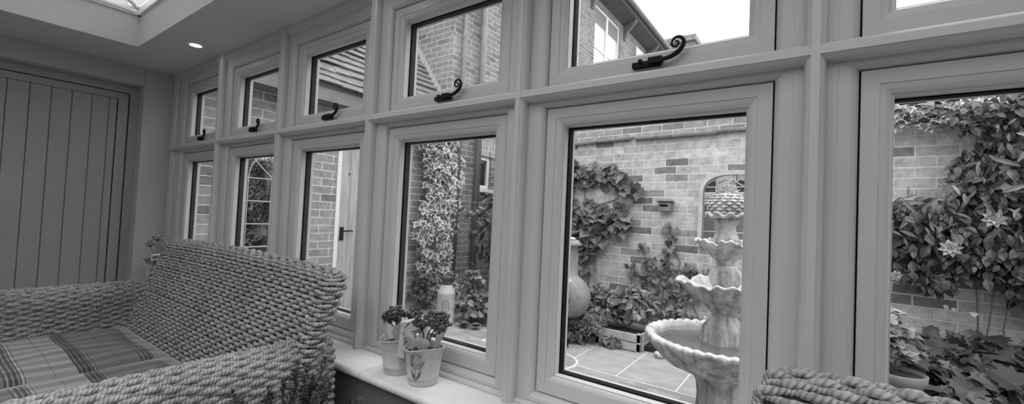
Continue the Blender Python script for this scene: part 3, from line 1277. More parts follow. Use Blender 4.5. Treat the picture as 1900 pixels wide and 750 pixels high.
link(nt, b_.outputs[0], out.inputs[0])
M_PAVE = m
b = MB()
b.box(-8, 14, .118, 16, FZ - .3, FZ)
struct(b.build('ground', M_PAVE), 'brick paved patio outside the windows')
M_SLAB = simple('stone_slab', .33, .75, 7, .18, .35, 35)
M_GROUT = simple('pale_grout', .62, .9)
slabs = thing('patio_slabs', 'band of large square stone slabs with pale joints set in the patio', 'paving')
slabs['kind'] = 'structure'
b = MB()
b.box(1.9, 4.50, 1.84, 2.86, FZ, FZ + .003)
b.build('joints', M_GROUT, slabs, label='pale mortar joints')
b = MB()
sx = [1.92, 2.352, 2.777, 3.201, 3.63, 4.06, 4.49]
for i in range(len(sx) - 1):
    for (ya, yb_) in ((1.855, 2.402), (2.418, 2.85)):
        if sx[i + 1] < 2.6 and False:
            continue
        b.box(sx[i] + .007, sx[i + 1] - .007, ya, yb_, FZ, FZ + .006)
b.build('slabs', M_SLAB, slabs)
# brick roundel edged with a pale ring
t = thing('paving_roundel', 'round brick inset with a pale mortar edge in the patio floor', 'paving')
t['kind'] = 'structure'
b = MB()
RC = (2.66, 1.81)
b.lathe([(0, FZ + .009), (.20, FZ + .009), (.203, FZ)], (RC[0], RC[1], 0), 48, cap=False)
b.build('brick_inset', M_PAVE, t)
b = MB()
b.lathe([(.20, FZ), (.20, FZ + .010), (.222, FZ + .010), (.222, FZ)], (RC[0], RC[1], 0), 48, cap=False)
b.build('mortar_ring', M_GROUT, t)
# soil bed along the garden wall
b = MB()


def wy(x):
    return 3.2 - .0905 * (x - 2.8)


b.add([(.8, wy(.8), FZ + .05), (7.5, wy(7.5), FZ + .05), (7.5, 1.9, FZ + .05), (4.75, 2.3, FZ + .05), (4.2, 2.72, FZ + .05), (3.2, 2.60, FZ + .05), (2.3, 2.70, FZ + .05), (.8, 2.85, FZ + .05),
       (.8, wy(.8), FZ - .1), (7.5, wy(7.5), FZ - .1), (7.5, 1.9, FZ - .1), (4.75, 2.3, FZ - .1), (4.2, 2.72, FZ - .1), (3.2, 2.60, FZ - .1), (2.3, 2.70, FZ - .1), (.8, 2.85, FZ - .1)],
      [(0, 1, 2, 3, 4, 5, 6, 7)] + [(i, (i + 1) % 8, 8 + (i + 1) % 8, 8 + i) for i in range(8)])
tag(b.build('soil_bed', M_SOIL), 'dark planting bed at the foot of the garden wall', 'soil', kind='structure')

# ------------------------------------------------------------------ garden wall
ang = math.atan2(-.0905, 1)
WM = Matrix.Translation((2.8, 3.2, 0)) @ Matrix.Rotation(ang, 4, 'Z')
b = MB()
b.box(-1.95, 5.2, 0, .22, FZ - .05, 2.175, WM)
b.box(-1.95, -1.73, .22, 2.2, FZ - .05, 2.175, WM)
struct(b.build('wall_garden', M_BRICKOLD), 'weathered old brick garden wall')
b = MB()
b.box(-1.95, 2.32, .075, .20, 2.175, 2.66, WM)
struct(b.build('wall_upper', M_BRICKNEW), 'newer brickwork standing above the coping of the garden wall')
cp = thing('coping', 'dark tile coping course on top of the garden wall', 'coping')
cp['kind'] = 'structure'
x = -1.97
b = MB()
while x < 5.1:
    w_ = random.uniform(.36, .48)
    j = random.uniform(-.006, .006)
    Mj = WM @ Matrix.Translation((x, 0, j)) @ Matrix.Rotation(random.uniform(-.012, .012), 4, 'Y')
    b.prism([(-.05, 2.168), (-.055, 2.192), (.075, 2.225), (.24, 2.225), (.24, 2.175), (.0, 2.170)], 'x', 0, w_ - .004)
    v = b.v[-1]
    b.v[-1] = v @ np.array(Mj.to_3x3()).T + np.array(Mj.translation)
    x += w_
b.build('coping_tiles', M_TILECOP, cp, bevel=.003)

# side wall with the plank door, lean-to roof over it
YH = 2.82
b = MB()
b.box(-.13, .20, .10, 1.368, FZ - .05, 2.53)
b.box(-.13, .20, 1.368, 2.25, 2.06, 2.53)
b.box(-.13, .20, 2.25, YH, FZ - .05, 2.53)
struct(b.build('wall_side', M_BRICKLEAN), 'brick side wall of the lean-to beside the windows')
# house block
XH = .41
b = MB()
b.box(-2.5, XH, YH, 3.49, FZ - .05, 6.47)
b.box(-2.5, XH, 3.49, 3.76, FZ - .05, 1.673)
b.box(-2.5, XH, 3.49, 3.76, 2.157, 6.47)
b.box(-2.5, XH, 3.76, 7.19, FZ - .05, 6.47)
b.box(-2.5, XH, 7.19, 8.66, FZ - .05, 4.38)
b.box(-2.5, XH, 7.19, 8.66, 6.05, 6.47)
b.box(-2.5, XH, 8.66, 12.5, FZ - .05, 6.47)
b.box(-2.5, XH - .12, 3.4, 8.8, FZ, 6.4)
struct(b.build('wall_house', M_BRICKHOUSE), 'two-storey brick house wall beyond the lean-to')
# soldier arch
b = MB()
b.box(XH - .005, XH + .006, 3.41, 3.84, 2.157, 2.39)
struct(b.build('trim_51', M_SOLDIER), 'soldier course of upright bricks over the small house window')


def house_window(name, label, y0, y1, z0, z1, cols, rows_, dark):
    t = thing(name, label, 'window')
    t['kind'] = 'structure'
    b = MB()
    x0, x1 = XH - .09, XH - .03
    fw = .055
    b.box(x0, x1, y0, y0 + fw, z0, z1)
    b.box(x0, x1, y1 - fw, y1, z0, z1)
    b.box(x0, x1, y0 + fw, y1 - fw, z1 - fw, z1)
    b.box(x0, x1, y0 + fw, y1 - fw, z0, z0 + fw)
    for c in range(1, cols):
        yc = y0 + (y1 - y0) * c / cols
        b.box(x0, x1, yc - .045, yc + .045, z0 + fw, z1 - fw)
    for r in rows_:
        zr_ = z0 + (z1 - z0) * r
        b.box(x0, x1 - .01, y0 + fw, y1 - fw, zr_ - .018, zr_ + .018)
    b.build('window_frame', M_WHITE, t)
    b = MB()
    b.box(x0 + .02, x0 + .03, y0 + fw, y1 - fw, z0 + fw, z1 - fw)
    b.build('pane', M_DARKGLASS if dark else M_SKYPAINT, t)
    b = MB()
    b.box(XH - .05, XH + .05, y0 - .03, y1 + .03, z0 - .05, z0)
    b.build('window_sill', M_WHITE, t)
    return t


M_SKYPAINT = simple('sky_painted_glazing', .62, .08, spec=1.0)  # pale base colour stands in for sky reflected in the glass
house_window('window_10', 'small white window in the house wall behind the drainpipe', 3.49, 3.76, 1.673, 2.157, 1, (), True)
upw = house_window('window_11', 'tall white upstairs window of the house under the eaves', 7.19, 8.66, 4.38, 6.05, 2, (.45,), False)
# blinds of the upstairs window
M_BLIND = simple('grey_blind', .22, .8)
for ya, yb_ in ((7.25, 7.88), (7.97, 8.60)):
    b = MB()
    b.box(XH - .062, XH - .056, ya, yb_, 5.68, 5.99)
    b.build('roller_blind', M_BLIND, upw, label='grey roller blind half up')
# eaves of the house
ev = thing('house_eaves', 'dark overhanging eaves and gutter of the brick house', 'eaves')
ev['kind'] = 'structure'
b = MB()
b.prism([(XH - .02, 6.16), (XH + .33, 6.31), (XH + .33, 6.49), (XH - .02, 6.49)], 'y', 2.5, 11.8)
b.build('soffit', M_SOFFIT, ev)
b = MB()
b.tube([(XH + .385, 2.5, 6.47), (XH + .385, 11.8, 6.47)], .06, 10)
b.build('gutter', M_PIPE, ev, label='grey gutter')
for yy in (3.2, 5.2, 6.95, 8.87, 10.7):
    b = MB()
    b.prism([(XH, 5.83), (XH + .03, 5.83), (XH + .11, 6.03), (XH + .31, 6.25), (XH + .31, 6.34), (XH, 6.34)], 'y', yy, yy + .10)
    b.build('bracket', simple('grey_bracket', .14, .6) if 'grey_bracket' not in MATS else MATS['grey_bracket'], ev, label='grey eaves bracket')
b = MB()
b.prism([(XH + .35, 6.49), (-1.4, 8.2), (-1.4, 8.1), (XH + .33, 6.43)], 'y', 2.5, 11.8)
b.build('roof_slope', M_TILE, ev, label='tiled roof slope')
b = MB()
b.box(XH, XH + .02, 9.8, 11.0, 5.37, 6.0)
struct(b.build('trim_52', M_WHITE), 'white board under the far end of the house eaves')
# more distant chimney gable
b = MB()
b.box(-.22, .99, 13.8, 14.9, 3.0, 7.51)
b.box(-.30, 1.05, 13.7, 15.0, 7.51, 7.70)
struct(b.build('wall_chimney', M_BRICKHOUSE), 'distant brick chimney gable beyond the eaves')

# drainpipes
for (yy, xx, r, z0, z1, lab) in ((2.99, XH + .05, .027, FZ, 6.3, 'narrow waste pipe near the corner of the house wall'), (3.35, XH + .08, .047, FZ, 6.3, 'thick grey drainpipe running down the house wall to the ground')):
    t = thing('drainpipe', lab, 'drainpipe', (xx, yy, z0))
    b = MB()
    b.tube([(0, 0, 0), (0, 0, z1 - z0)], r, 14)
    b.build('pipe', M_PIPE, t)
    zz = .9
    while zz < z1 - z0:
        b = MB()
        b.lathe([(r, -.03), (r * 1.22, -.028), (r * 1.22, .028), (r, .03)], (0, 0, zz), 14, cap=False)
        b.box(-(xx - XH), 0, -.012, .012, zz - .012, zz + .012)
        b.build('pipe_collar', M_PIPE, t)
        zz += 1.8

# lean-to roof: rows of plain tiles
t = thing('lean_to_roof', 'old plain-tiled lean-to roof with wavy courses above the side wall', 'roof')
t['kind'] = 'structure'
b = MB()
EX, EZ, sl_ = .442, 2.51, 1.37
ul = math.hypot(1, sl_)
dx, dz = -1 / ul, sl_ / ul
nxn = np.array([sl_ / ul, 0, 1 / ul])
b2 = MB()
for r in range(20):
    yy = .13 - (r % 2) * .088
    sag_r = RNG.normal(0, .004)
    while yy < YH - .02:
        w_ = .178
        lift = .013 * math.sin(yy * 3.1 + r * .9) + .008 * math.sin(yy * 7 + r * 2.3) + sag_r + random.gauss(0, .001)
        s0 = r * .108 + lift
        thick = random.uniform(.012, .015)
        y1_ = min(yy + w_ - .0015, YH)
        y0_ = max(yy, .13)
        if y1_ > y0_ + .02:
            base = np.array([EX, 0, EZ]) + np.array([dx, 0, dz]) * s0
            top_ = base + np.array([dx, 0, dz]) * .15
            o0 = nxn * (.046 + random.gauss(0, .002) + .008 * math.sin(yy * 2.2 + r * 1.7))
            o1 = nxn * .012
            V = []
            for (pp, oo) in ((base, o0), (top_, o1)):
                for yv in (y0_, y1_):
                    V.append(pp + oo + np.array([0, yv, 0]))
                    V.append(pp + oo - nxn * thick + np.array([0, yv, 0]))
            b2.add(V, [(0, 2, 6, 4), (1, 5, 7, 3), (0, 1, 3, 2), (4, 6, 7, 5), (0, 4, 5, 1), (2, 3, 7, 6)])
        yy += w_
b2.build('tiles', M_TILE, t)
b = MB()
pE = np.array([EX, EZ])
b.prism([(EX - .005, EZ - .03), (EX - .005, EZ + .02), (EX + dx * 2.1, EZ + dz * 2.1 + .0), (EX + dx * 2.1 - .15, EZ + dz * 2.1)], 'y', .12, YH)
b.build('roof_deck', M_SOFFIT, t)
b = MB()
b.box(EX - .03, EX - .008, .12, YH, EZ - .155, EZ + .0)
b.box(.0, EX - .01, .12, YH, EZ - .155, EZ - .14)
b.build('fascia', simple('brown_fascia', .17, .5, 6, .15), t, label='brown fascia and soffit board')
# lead flashing stepped into the house wall
b = MB()
for i in range(22):
    s0 = i * .075
    xs_ = EX + dx * s0 / dz
    zs_ = EZ + s0
    b.add([(xs_ + .03, YH - .006, zs_ + .02), (xs_ - .055, YH - .006, zs_ + .095), (xs_ - .055 + .09, YH - .006, zs_ + .16), (xs_ + .07, YH - .006, zs_ + .08)], [(0, 1, 2, 3)])
b.build('flashing', simple('lead_flashing', .42, .5), t, label='pale mortar and lead flashing', solid=.004)

# plank door of the side wall
d = thing('door_2', 'weathered vertical board door in a white frame in the side wall', 'door')
d['kind'] = 'structure'
b = MB()
b.box(.11, .214, 1.368, 1.412, FZ, 2.07)
b.box(.11, .214, 2.206, 2.25, FZ, 2.07)
b.box(.11, .214, 1.412, 2.206, 2.02, 2.07)
b.build('door_frame', M_WHITE, d)
b = MB()
yy = 1.414
i = 0
wds = [.125, .165, .150, .138, .15, .064]
for wv in wds:
    b.prism([(.150, yy + .001), (.191, yy + .001), (.194, yy + .004), (.194, yy + wv - .004), (.191, yy + wv - .001), (.150, yy + wv - .001)], 'z', FZ + .01, 2.018)
    yy += wv
b.build('door_leaf', M_WOOD, d)
b = MB()
b.box(.194, .203, 1.442, 1.486, .952, 1.096)
b.tube([(.203, 1.464, 1.052), (.233, 1.464, 1.052), (.240, 1.475, 1.054), (.240, 1.546, 1.057), (.233, 1.574, 1.049)], .0082, 8)
b.build('lever_handle', M_IRON, d, label='black iron lever handle')
b = MB()
b.box(-2.0, .12, 1.3, 2.3, FZ - .04, 2.4)
struct(b.build('wall_store', M_SOFFIT), 'dark inside of the lean-to behind the board door')


# ------------------------------------------------------------------ arched garden mirrors
M_MFRAME = simple('mirror_frame', .50, .7, 8, .2, .3, 40)


def arched_mirror(name, label, Mx, wd, z0, zs, zt, bars):
    """plane x (across) / z, front towards -y in local space"""
    t = thing(name, label, 'mirror')
    hw = wd / 2

    def outline(h, zb, dz_, n=18):
        pts = [(-h, zb)]
        for a in np.linspace(PI, 0, n):
            ca, sa = math.cos(a), math.sin(a)
            pts.append((h * math.copysign(abs(ca) ** .8, ca), zs + (zt - zs + dz_) * sa ** .9))
        pts.append((h, zb))
        return pts
    o1 = outline(hw, z0, 0)
    o2 = outline(hw - .042, z0 + .042, -.042)
    b = MB()
    n = len(o1)
    R = []
    for (o, y) in ((o1, 0), (o1, -.035), ([(p[0] * .985, p[1]) for p in o1], -.045), (o2, -.045), (o2, -.02)):
        R.append([(p[0], y, p[1]) for p in o])
    P = np.array(R)
    b.grid(P, closed_v=True, smooth=False)
    b.v = [v @ np.array(Mx.to_3x3()).T + np.array(Mx.translation) for v in b.v]
    b.build('mirror_frame', M_MFRAME, t)
    b = MB()
    b.add([(p[0], -.014, p[1]) for p in o2], [tuple(range(len(o2)))])
    b.add([(p[0], -.002, p[1]) for p in o1], [tuple(range(len(o1)))])
    b.v = [v @ np.array(Mx.to_3x3()).T + np.array(Mx.translation) for v in b.v]
    b.build('mirror_glass', M_MIRROR, t, recalc=False)
    b = MB()
    for pl in bars:
        b.tube([(p[0], -.022, p[1]) for p in pl], .006, 6)
    b.v = [v @ np.array(Mx.to_3x3()).T + np.array(Mx.translation) for v in b.v]
    b.build('lattice_bars', M_MFRAME, t, label='pale lattice bars')
    return t


hw = .245
bars = []
for sgn in (-1, 1):
    bars.append([(sgn * .145, 1.10), (sgn * .145, 1.66)] + [(sgn * (.145 - .15 * math.sin(a)), 1.66 + .12 * (1 - math.cos(a))) for a in np.linspace(0, 1.2, 6)][1:])
    bars.append([(sgn * .24, 1.74), (0, 1.60)] if False else [(sgn * .13, 1.70), (sgn * .06, 1.735), (0, 1.69)])
    bars.append([(sgn * .26, 1.65), (sgn * .2, 1.71), (sgn * .13, 1.765)])
bars.append([(0, 1.69), (0, 1.80)])
for z in (1.66, 1.53, 1.38, 1.24):
    bars.append([(-.26, z), (.26, z)])
arched_mirror('arched_mirror', 'arched garden mirror with pale frame hanging on the old brick wall behind the fountain',
              WM @ Matrix.Translation((.985, -.0, 0)), .60, 1.10, 1.61, 1.815, bars)
bars = [[(-.145, .72), (-.145, 1.52)] + [(-.145 + .22 * (1 - math.cos(a)), 1.52 + .24 * math.sin(a)) for a in np.linspace(0, PI / 2, 8)][1:],
        [(.04, .72), (.04, 1.53), (-.12, 1.69), (-.20, 1.75)], [(.225, .72), (.225, 1.52), (.04, 1.76)], [(-.30, 1.55), (.0, 1.87), (.30, 1.55)]]
for z in (1.52, 1.33, 1.14, .95):
    bars.append([(-.31, z), (.31, z)])
ML = Matrix.Translation((.202, .644, 0)) @ Matrix.Rotation(PI / 2, 4, 'Z')
arched_mirror('arched_mirror', 'arched garden mirror with thin lattice bars hanging on the side brick wall', ML, .79, .617, 1.63, 1.99, [[(a * 1.1, 1.31 + (c - 1.31) * 1.1) for a, c in pl] for pl in bars])

# ------------------------------------------------------------------ fountain
FX, FY = 3.985, 1.385
ft = thing('tiered_fountain', 'three-tier cast stone garden fountain topped by a pineapple', 'fountain', (FX, FY, FZ))


def scal(amp, k, pw=1.0, ph=0.0):
    return lambda th: amp * np.abs(np.cos(k * th / 2 + ph)) ** pw


def fpart(name, prof, rf=None, zf=None, seg=96, label=None, mat=None):
    b = MB()
    b.lathe([(r, z - FZ) for r, z in prof], (0, 0, 0), seg, rf, zf)
    return b.build(name, mat or M_STONE, ft, label=label)


# pedestal: rough pillar
fpart('pedestal', [(.22, .14), (.22, .19), (.17, .22), (.135, .27), (.125, .36), (.13, .43), (.15, .47), (.16, .50)],
      rf=lambda th, r, z, t: r * (1 + .03 * np.sin(5 * th + z * 9) + .015 * np.sin(13 * th + 3 * z)))


# basin with fluted underside and rippled rim
def basin_r(th, r, z, t):
    u = np.clip((z + FZ - .49) / .17, 0, 1)
    fl = (1 - np.abs(np.cos(8 * th / 2)) ** 6)
    return r * (1 + .025 * fl * (4 * u * (1 - u)))


RB = .412
prof = [(.12, .485), (.20, .495), (.30, .535), (.355, .585), (.388, .625), (.392, .64), (.405, .648), (RB, .660), (RB, .672), (.405, .682), (.388, .686), (.368, .680), (.356, .660), (.32, .60), (.22, .56), (.0, .555)]


def basin_rr(th, r, z, t):
    zz = z + FZ
    if zz > .643 and r > .365:
        return r + .006 * np.cos(44 * th)
    if t < .35:
        return r * (1 + .02 * (1 - np.abs(np.cos(6 * th)) ** 5))
    return r


def basin_zz(th, r, z, t):
    zz = z + FZ
    if zz > .643 and r > .365:
        return z + .005 * np.cos(44 * th)
    return z


b = MB()
b.lathe([(r, z - FZ) for r, z in prof], (0, 0, 0), 264, basin_rr, basin_zz)
b.build('basin', M_STONE, ft)
m, nt, out = new_mat('still_water')
b_ = node(nt, 'ShaderNodeBsdfPrincipled', Roughness=.06)
b_.inputs['Base Color'].default_value = grey(.16)
b_.inputs['Specular IOR Level'].default_value = .7
n_ = node(nt, 'ShaderNodeTexNoise', Scale=14.0, Detail=2.0)
bp = node(nt, 'ShaderNodeBump', Strength=.25, Distance=.01)
link(nt, n_.outputs['Fac'], bp.inputs['Height'])
link(nt, bp.outputs[0], b_.inputs['Normal'])
link(nt, b_.outputs[0], out.inputs[0])
M_WATER = m
b = MB()
b.lathe([(0, .655 - FZ), (.352, .655 - FZ)], (0, 0, 0), 64, cap=False)
b.build('water', M_WATER, ft, label='still grey water')
# gadrooned vase stem
gad = lambda k, a: (lambda th, r, z, t: r * (1 - a * (np.abs(np.cos(k * th / 2)) ** 8) * math.sin(PI * min(1, max(0, t)))))
fpart('lower_stem', [(.13, .60), (.115, .635), (.118, .66), (.112, .68), (.115, .70), (.11, .735), (.085, .775), (.068, .80), (.06, .812), (.078, .822), (.10, .845), (.118, .87), (.12, .885), (.10, .89)],
      rf=gad(10, .10))


# middle bowl: broad petals with turned-over lips
def petal_bowl(name, z0, z1, r0, r1, k, lip, label=None):
    prof = [(r0, z0), (r0 + (r1 - r0) * .35, z0 + (z1 - z0) * .22), (r0 + (r1 - r0) * .68, z0 + (z1 - z0) * .55), (r0 + (r1 - r0) * .9, z0 + (z1 - z0) * .85), (r1, z1 - lip * .6), (r1 + lip * .5, z1 - lip * .3),
            (r1 + lip * .5, z1 + lip * .2), (r1, z1 + lip * .4), (r1 - lip, z1), (r1 - lip * 1.6, z1 - lip), (r1 * .55, z0 + (z1 - z0) * .45), (0, z0 + (z1 - z0) * .3)]

    def rf(th, r, z, t):
        c = np.abs(np.cos(k * th / 2)) ** 10
        u = min(1, t * 2.2)
        return r * (1 - .13 * c * u + .015 * np.cos(4 * k * th) * (u >= 1))

    def zf(th, r, z, t):
        c = np.abs(np.cos(k * th / 2)) ** 6
        u = min(1, t * 2.2)
        rim = 1 if (z + FZ) > z1 - lip else 0
        return z - (.022 * c * u + .006 * rim * np.sin(3 * k * th)) * (r > r1 * .6)
    b = MB()
    b.lathe([(r, z - FZ) for r, z in prof], (0, 0, 0), 192, rf, zf)
    return b.build(name, M_STONE, ft, label=label)


petal_bowl('middle_bowl', .865, .985, .11, .245, 7, .022)
fpart('globe', [(.05, .945), (.062, .955), (.080, .985), (.086, 1.015), (.080, 1.045), (.062, 1.072), (.045, 1.085)], rf=gad(11, .09))
fpart('upper_stem', [(.045, 1.083), (.052, 1.095), (.055, 1.11), (.075, 1.125), (.088, 1.145), (.088, 1.155), (.09, 1.16)])
petal_bowl('upper_bowl', 1.148, 1.218, .09, .155, 7, .018)
fpart('finial_foot', [(.075, 1.20), (.075, 1.225), (.062, 1.24), (.050, 1.27), (.046, 1.30), (.05, 1.31), (.056, 1.315), (.060, 1.325), (.066, 1.33), (.07, 1.345)])
# pineapple
b = MB()
b.lathe([(.07, 1.345 - FZ), (.104, 1.352 - FZ), (.112, 1.358 - FZ), (.112, 1.366 - FZ), (.104, 1.372 - FZ), (.09, 1.375 - FZ)], (0, 0, 0), 120,
        rf=lambda th, r, z, t: r + .004 * np.cos(10 * th), zf=lambda th, r, z, t: z + .009 * np.cos(10 * th) * (r > .085))
body = [(.088, 1.37), (.096, 1.395), (.097, 1.42), (.090, 1.445), (.074, 1.468), (.052, 1.484), (.030, 1.492)]
b.lathe([(r - .003, z - FZ) for r, z in body], (0, 0, 0), 40)
zb_ = np.array([q[1] for q in body])
rb_ = np.array([q[0] for q in body])
nrow = 8
for i in range(nrow):
    z = 1.378 + .112 * (i / (nrow - 1)) ** 1.0 * .97
    r = np.interp(z, zb_, rb_)
    cnt = max(6, int(13 * (r / .097) ** .7))
    slope = (np.interp(z + .008, zb_, rb_) - np.interp(z - .008, zb_, rb_)) / .016
    for j in range(cnt):
        a = 2 * PI * (j + .5 * (i % 2)) / cnt
        hwid = PI * r / cnt * 1.05
        hz_ = .0125
        e_r = np.array([math.cos(a), math.sin(a), 0])
        e_t = np.array([-math.sin(a), math.cos(a), 0])
        e_z = unit(np.array([slope * math.cos(a), slope * math.sin(a), 1.0]))
        nrm = unit(np.cross(e_t, e_z))
        c = e_r * r + np.array([0, 0, z - FZ])
        V = [c - e_t * hwid - nrm * .003, c - e_z * hz_ - nrm * .003, c + e_t * hwid - nrm * .003, c + e_z * hz_ - nrm * .003,
             c - e_t * hwid * .55 + nrm * .008, c - e_z * hz_ * .5 + nrm * .010, c + e_t * hwid * .55 + nrm * .008, c + e_z * hz_ * .6 + nrm * .005]
        b.add(V, [(0, 1, 5, 4), (1, 2, 6, 5), (2, 3, 7, 6), (3, 0, 4, 7), (4, 5, 6, 7)])
b.build('pineapple', M_STONE, ft)
b = MB()
for ring_i, (rz, rr0, ln_, tilt) in enumerate(((1.488, .026, .046, 1.15), (1.494, .022, .04, .9), (1.503, .016, .036, .6), (1.512, .008, .03, .25))):
    for j in range(8):
        a = 2 * PI * (j + .5 * ring_i) / 8
        e_r = np.array([math.cos(a), math.sin(a), 0])
        e_t = np.array([-math.sin(a), math.cos(a), 0])
        d_ = e_r * math.sin(tilt) + np.array([0, 0, math.cos(tilt)])
        c = e_r * rr0 + np.array([0, 0, rz - FZ])
        nn_ = np.cross(e_t, d_)
        V = [c - e_t * .009, c + e_t * .009, c + d_ * ln_ * .6 + e_t * .009, c + d_ * ln_ + nn_ * -.004, c + d_ * ln_ * .6 - e_t * .009, c + nn_ * .006 + d_ * ln_ * .4, c - nn_ * .004 + d_ * ln_ * .4]
        b.add(V, [(0, 1, 5), (1, 2, 5), (2, 3, 5), (3, 4, 5), (4, 0, 5), (1, 0, 6), (2, 1, 6), (3, 2, 6), (4, 3, 6), (0, 4, 6)])
b.lathe([(.03, 1.484 - FZ), (.018, 1.505 - FZ), (.006, 1.53 - FZ)], (0, 0, 0), 12)
b.build('pineapple_crown', M_STONE, ft)

# ------------------------------------------------------------------ wall and garden things


def wp(x, out=.0, z=0.0):
    """point on the garden wall at world x, out metres in front"""
    return np.array([x, wy(x) - out, z])


# small bird box
t = thing('bird_box', 'small weathered box fixed to the old brick wall left of the arched mirror', 'bird box', tuple(wp(3.17, 0, 1.42)))
Mb = Matrix.Rotation(ang, 4, 'Z')
b = MB()
b.box(-.062, .062, -.085, 0, 0, .085, Mb)
b.build('box_body', M_TERRAD, t)
b = MB()
b.box(-.078, .078, -.11, 0, .085, .103, Mb @ Matrix.Rotation(-.12, 4, 'X'))
b.build('box_roof', M_TERRA, t)
b = MB()
b.box(-.04, .04, -.088, -.084, .045, .065, Mb)
b.build('slot', M_GAP, t)

# chiminea
CX, CY = 2.46, 2.42
t = thing('chiminea', 'round clay chiminea with a square-topped chimney against the garden wall', 'chiminea', (CX, CY, FZ))
k = 1.0
b = MB()
b.lathe([(.0, .22), (.10, .225), (.17, .26), (.222, .34), (.235, .42), (.215, .50), (.165, .57), (.12, .605), (.11, .62)], (0, 0, 0), 40,
        rf=lambda th, r, z, t: r * (1 + .004 * np.sin(40 * z)))
b.build('belly', M_TERRA, t)
b = MB()
b.lathe([(.115, .60), (.105, .64), (.098, .80), (.096, .90), (.125, .905), (.13, .92), (.11, .935), (.10, .955), (.07, .955), (.07, .86)], (0, 0, 0), 36, cap=False)
b.build('chimney', M_TERRA, t)
b = MB()
b.lathe([(.0, .0), (.062, .0), (.068, .012), (.055, .016)], (0, 0, 0), 24)
o = b.build('mouth', M_GAP, t, label='dark fire opening')
o.matrix_local = Matrix.Translation((.06, -.212, .42)) @ Matrix.Rotation(PI / 2, 4, 'X') @ Matrix.Scale(1.3, 4, (1, 0, 0))
b = MB()
for a in (.3, 2.4, 4.5):
    b.tube([(.15 * math.cos(a), .15 * math.sin(a), .27), (.19 * math.cos(a), .19 * math.sin(a), .0)], .009, 6)
b.tube([(.172 * math.cos(a), .172 * math.sin(a), .24) for a in np.linspace(0, 2 * PI, 24)], .008, 6)
b.build('iron_stand', M_IRON, t, label='black iron stand')
b = MB()
for i in range(5):
    a = i * 1.25
    b.tube([(.02, -.101, .76 + .0), (.02 + .03 * math.cos(a), -.103, .76 + .03 * math.sin(a)), (.02 + .045 * math.cos(a + .5), -.102, .76 + .045 * math.sin(a + .5))], .005, 5)
b.build('relief', M_TERRA, t)
tp = thing('tealight_flower', 'white flower lying on top of the chiminea chimney', 'flower', (CX + .02, CY, FZ + .955))
b = MB()
b.lathe([(0, 0), (.035, .0), (.05, .02), (.02, .03), (0, .028)], (0, 0, 0), 18, rf=lambda th, r, z, t: r * (1 + .2 * np.cos(5 * th)))
b.build('petals', M_WHITE, tp)
# small round mosaic table in front of the chiminea
tx, ty = 2.53, 1.92
tx, ty = 2.50, 2.12
t = thing('mosaic_table', 'small round mosaic-topped garden table in front of the chiminea', 'table', (tx, ty, FZ))
b = MB()
b.lathe([(0, .615), (.14, .615), (.15, .605), (.148, .592), (0, .592)], (0, 0, 0), 40)
m, nt, out = new_mat('mosaic')
b_ = node(nt, 'ShaderNodeBsdfPrincipled', Roughness=.4)
tc = node(nt, 'ShaderNodeTexCoord')
vo = node(nt, 'ShaderNodeTexVoronoi', Scale=55.0)
link(nt, tc.outputs['Object'], vo.inputs['Vector'])
link(nt, ramp(nt, vo.outputs['Color'], [(.2, .3), (.8, .65)]).outputs[0], b_.inputs['Base Color'])
link(nt, b_.outputs[0], out.inputs[0])
b.build('table_top', m, t)
for a in (.6, 2.7, 4.8):
    b = MB()
    b.tube([(.12 * math.cos(a), .12 * math.sin(a), .59), (.08 * math.cos(a), .08 * math.sin(a), .3), (.14 * math.cos(a), .14 * math.sin(a), .0)], .006, 6)
    b.build('leg', M_IRON, t)

# wooden planter trough
px0, px1, py0, py1 = 2.74, 3.165, 2.50, 2.78
t = thing('wooden_planter', 'pale wooden planter trough of two boards at the edge of the patio', 'planter', ((px0 + px1) / 2, (py0 + py1) / 2, FZ))
M_PLANK = simple('pale_planter_wood', .43, .7, 12, .15, .2, 60)
hx, hy = (px1 - px0) / 2, (py1 - py0) / 2
for i, (za, zb2) in enumerate(((.012, .082), (.09, .162))):
    b = MB()
    b.box(-hx, hx, -hy, -hy + .02, za, zb2)
    b.box(-hx, hx, hy - .02, hy, za, zb2)
    b.box(-hx, -hx + .02, -hy + .02, hy - .02, za, zb2)
    b.box(hx - .02, hx, -hy + .02, hy - .02, za, zb2)
    b.build('board', M_PLANK, t, bevel=.003)
for sx_ in (-1, 1):
    for sy_ in (-1, 1):
        b = MB()
        b.box(sx_ * (hx - .018) - .018, sx_ * (hx - .018) + .018, sy_ * (hy - .018) - .018, sy_ * (hy - .018) + .018, 0, .17)
        b.build('corner_post', M_PLANK, t, bevel=.002)
b = MB()
b.box(-hx + .02, hx - .02, -hy + .02, hy - .02, .02, .14)
b.build('soil', M_SOIL, t)


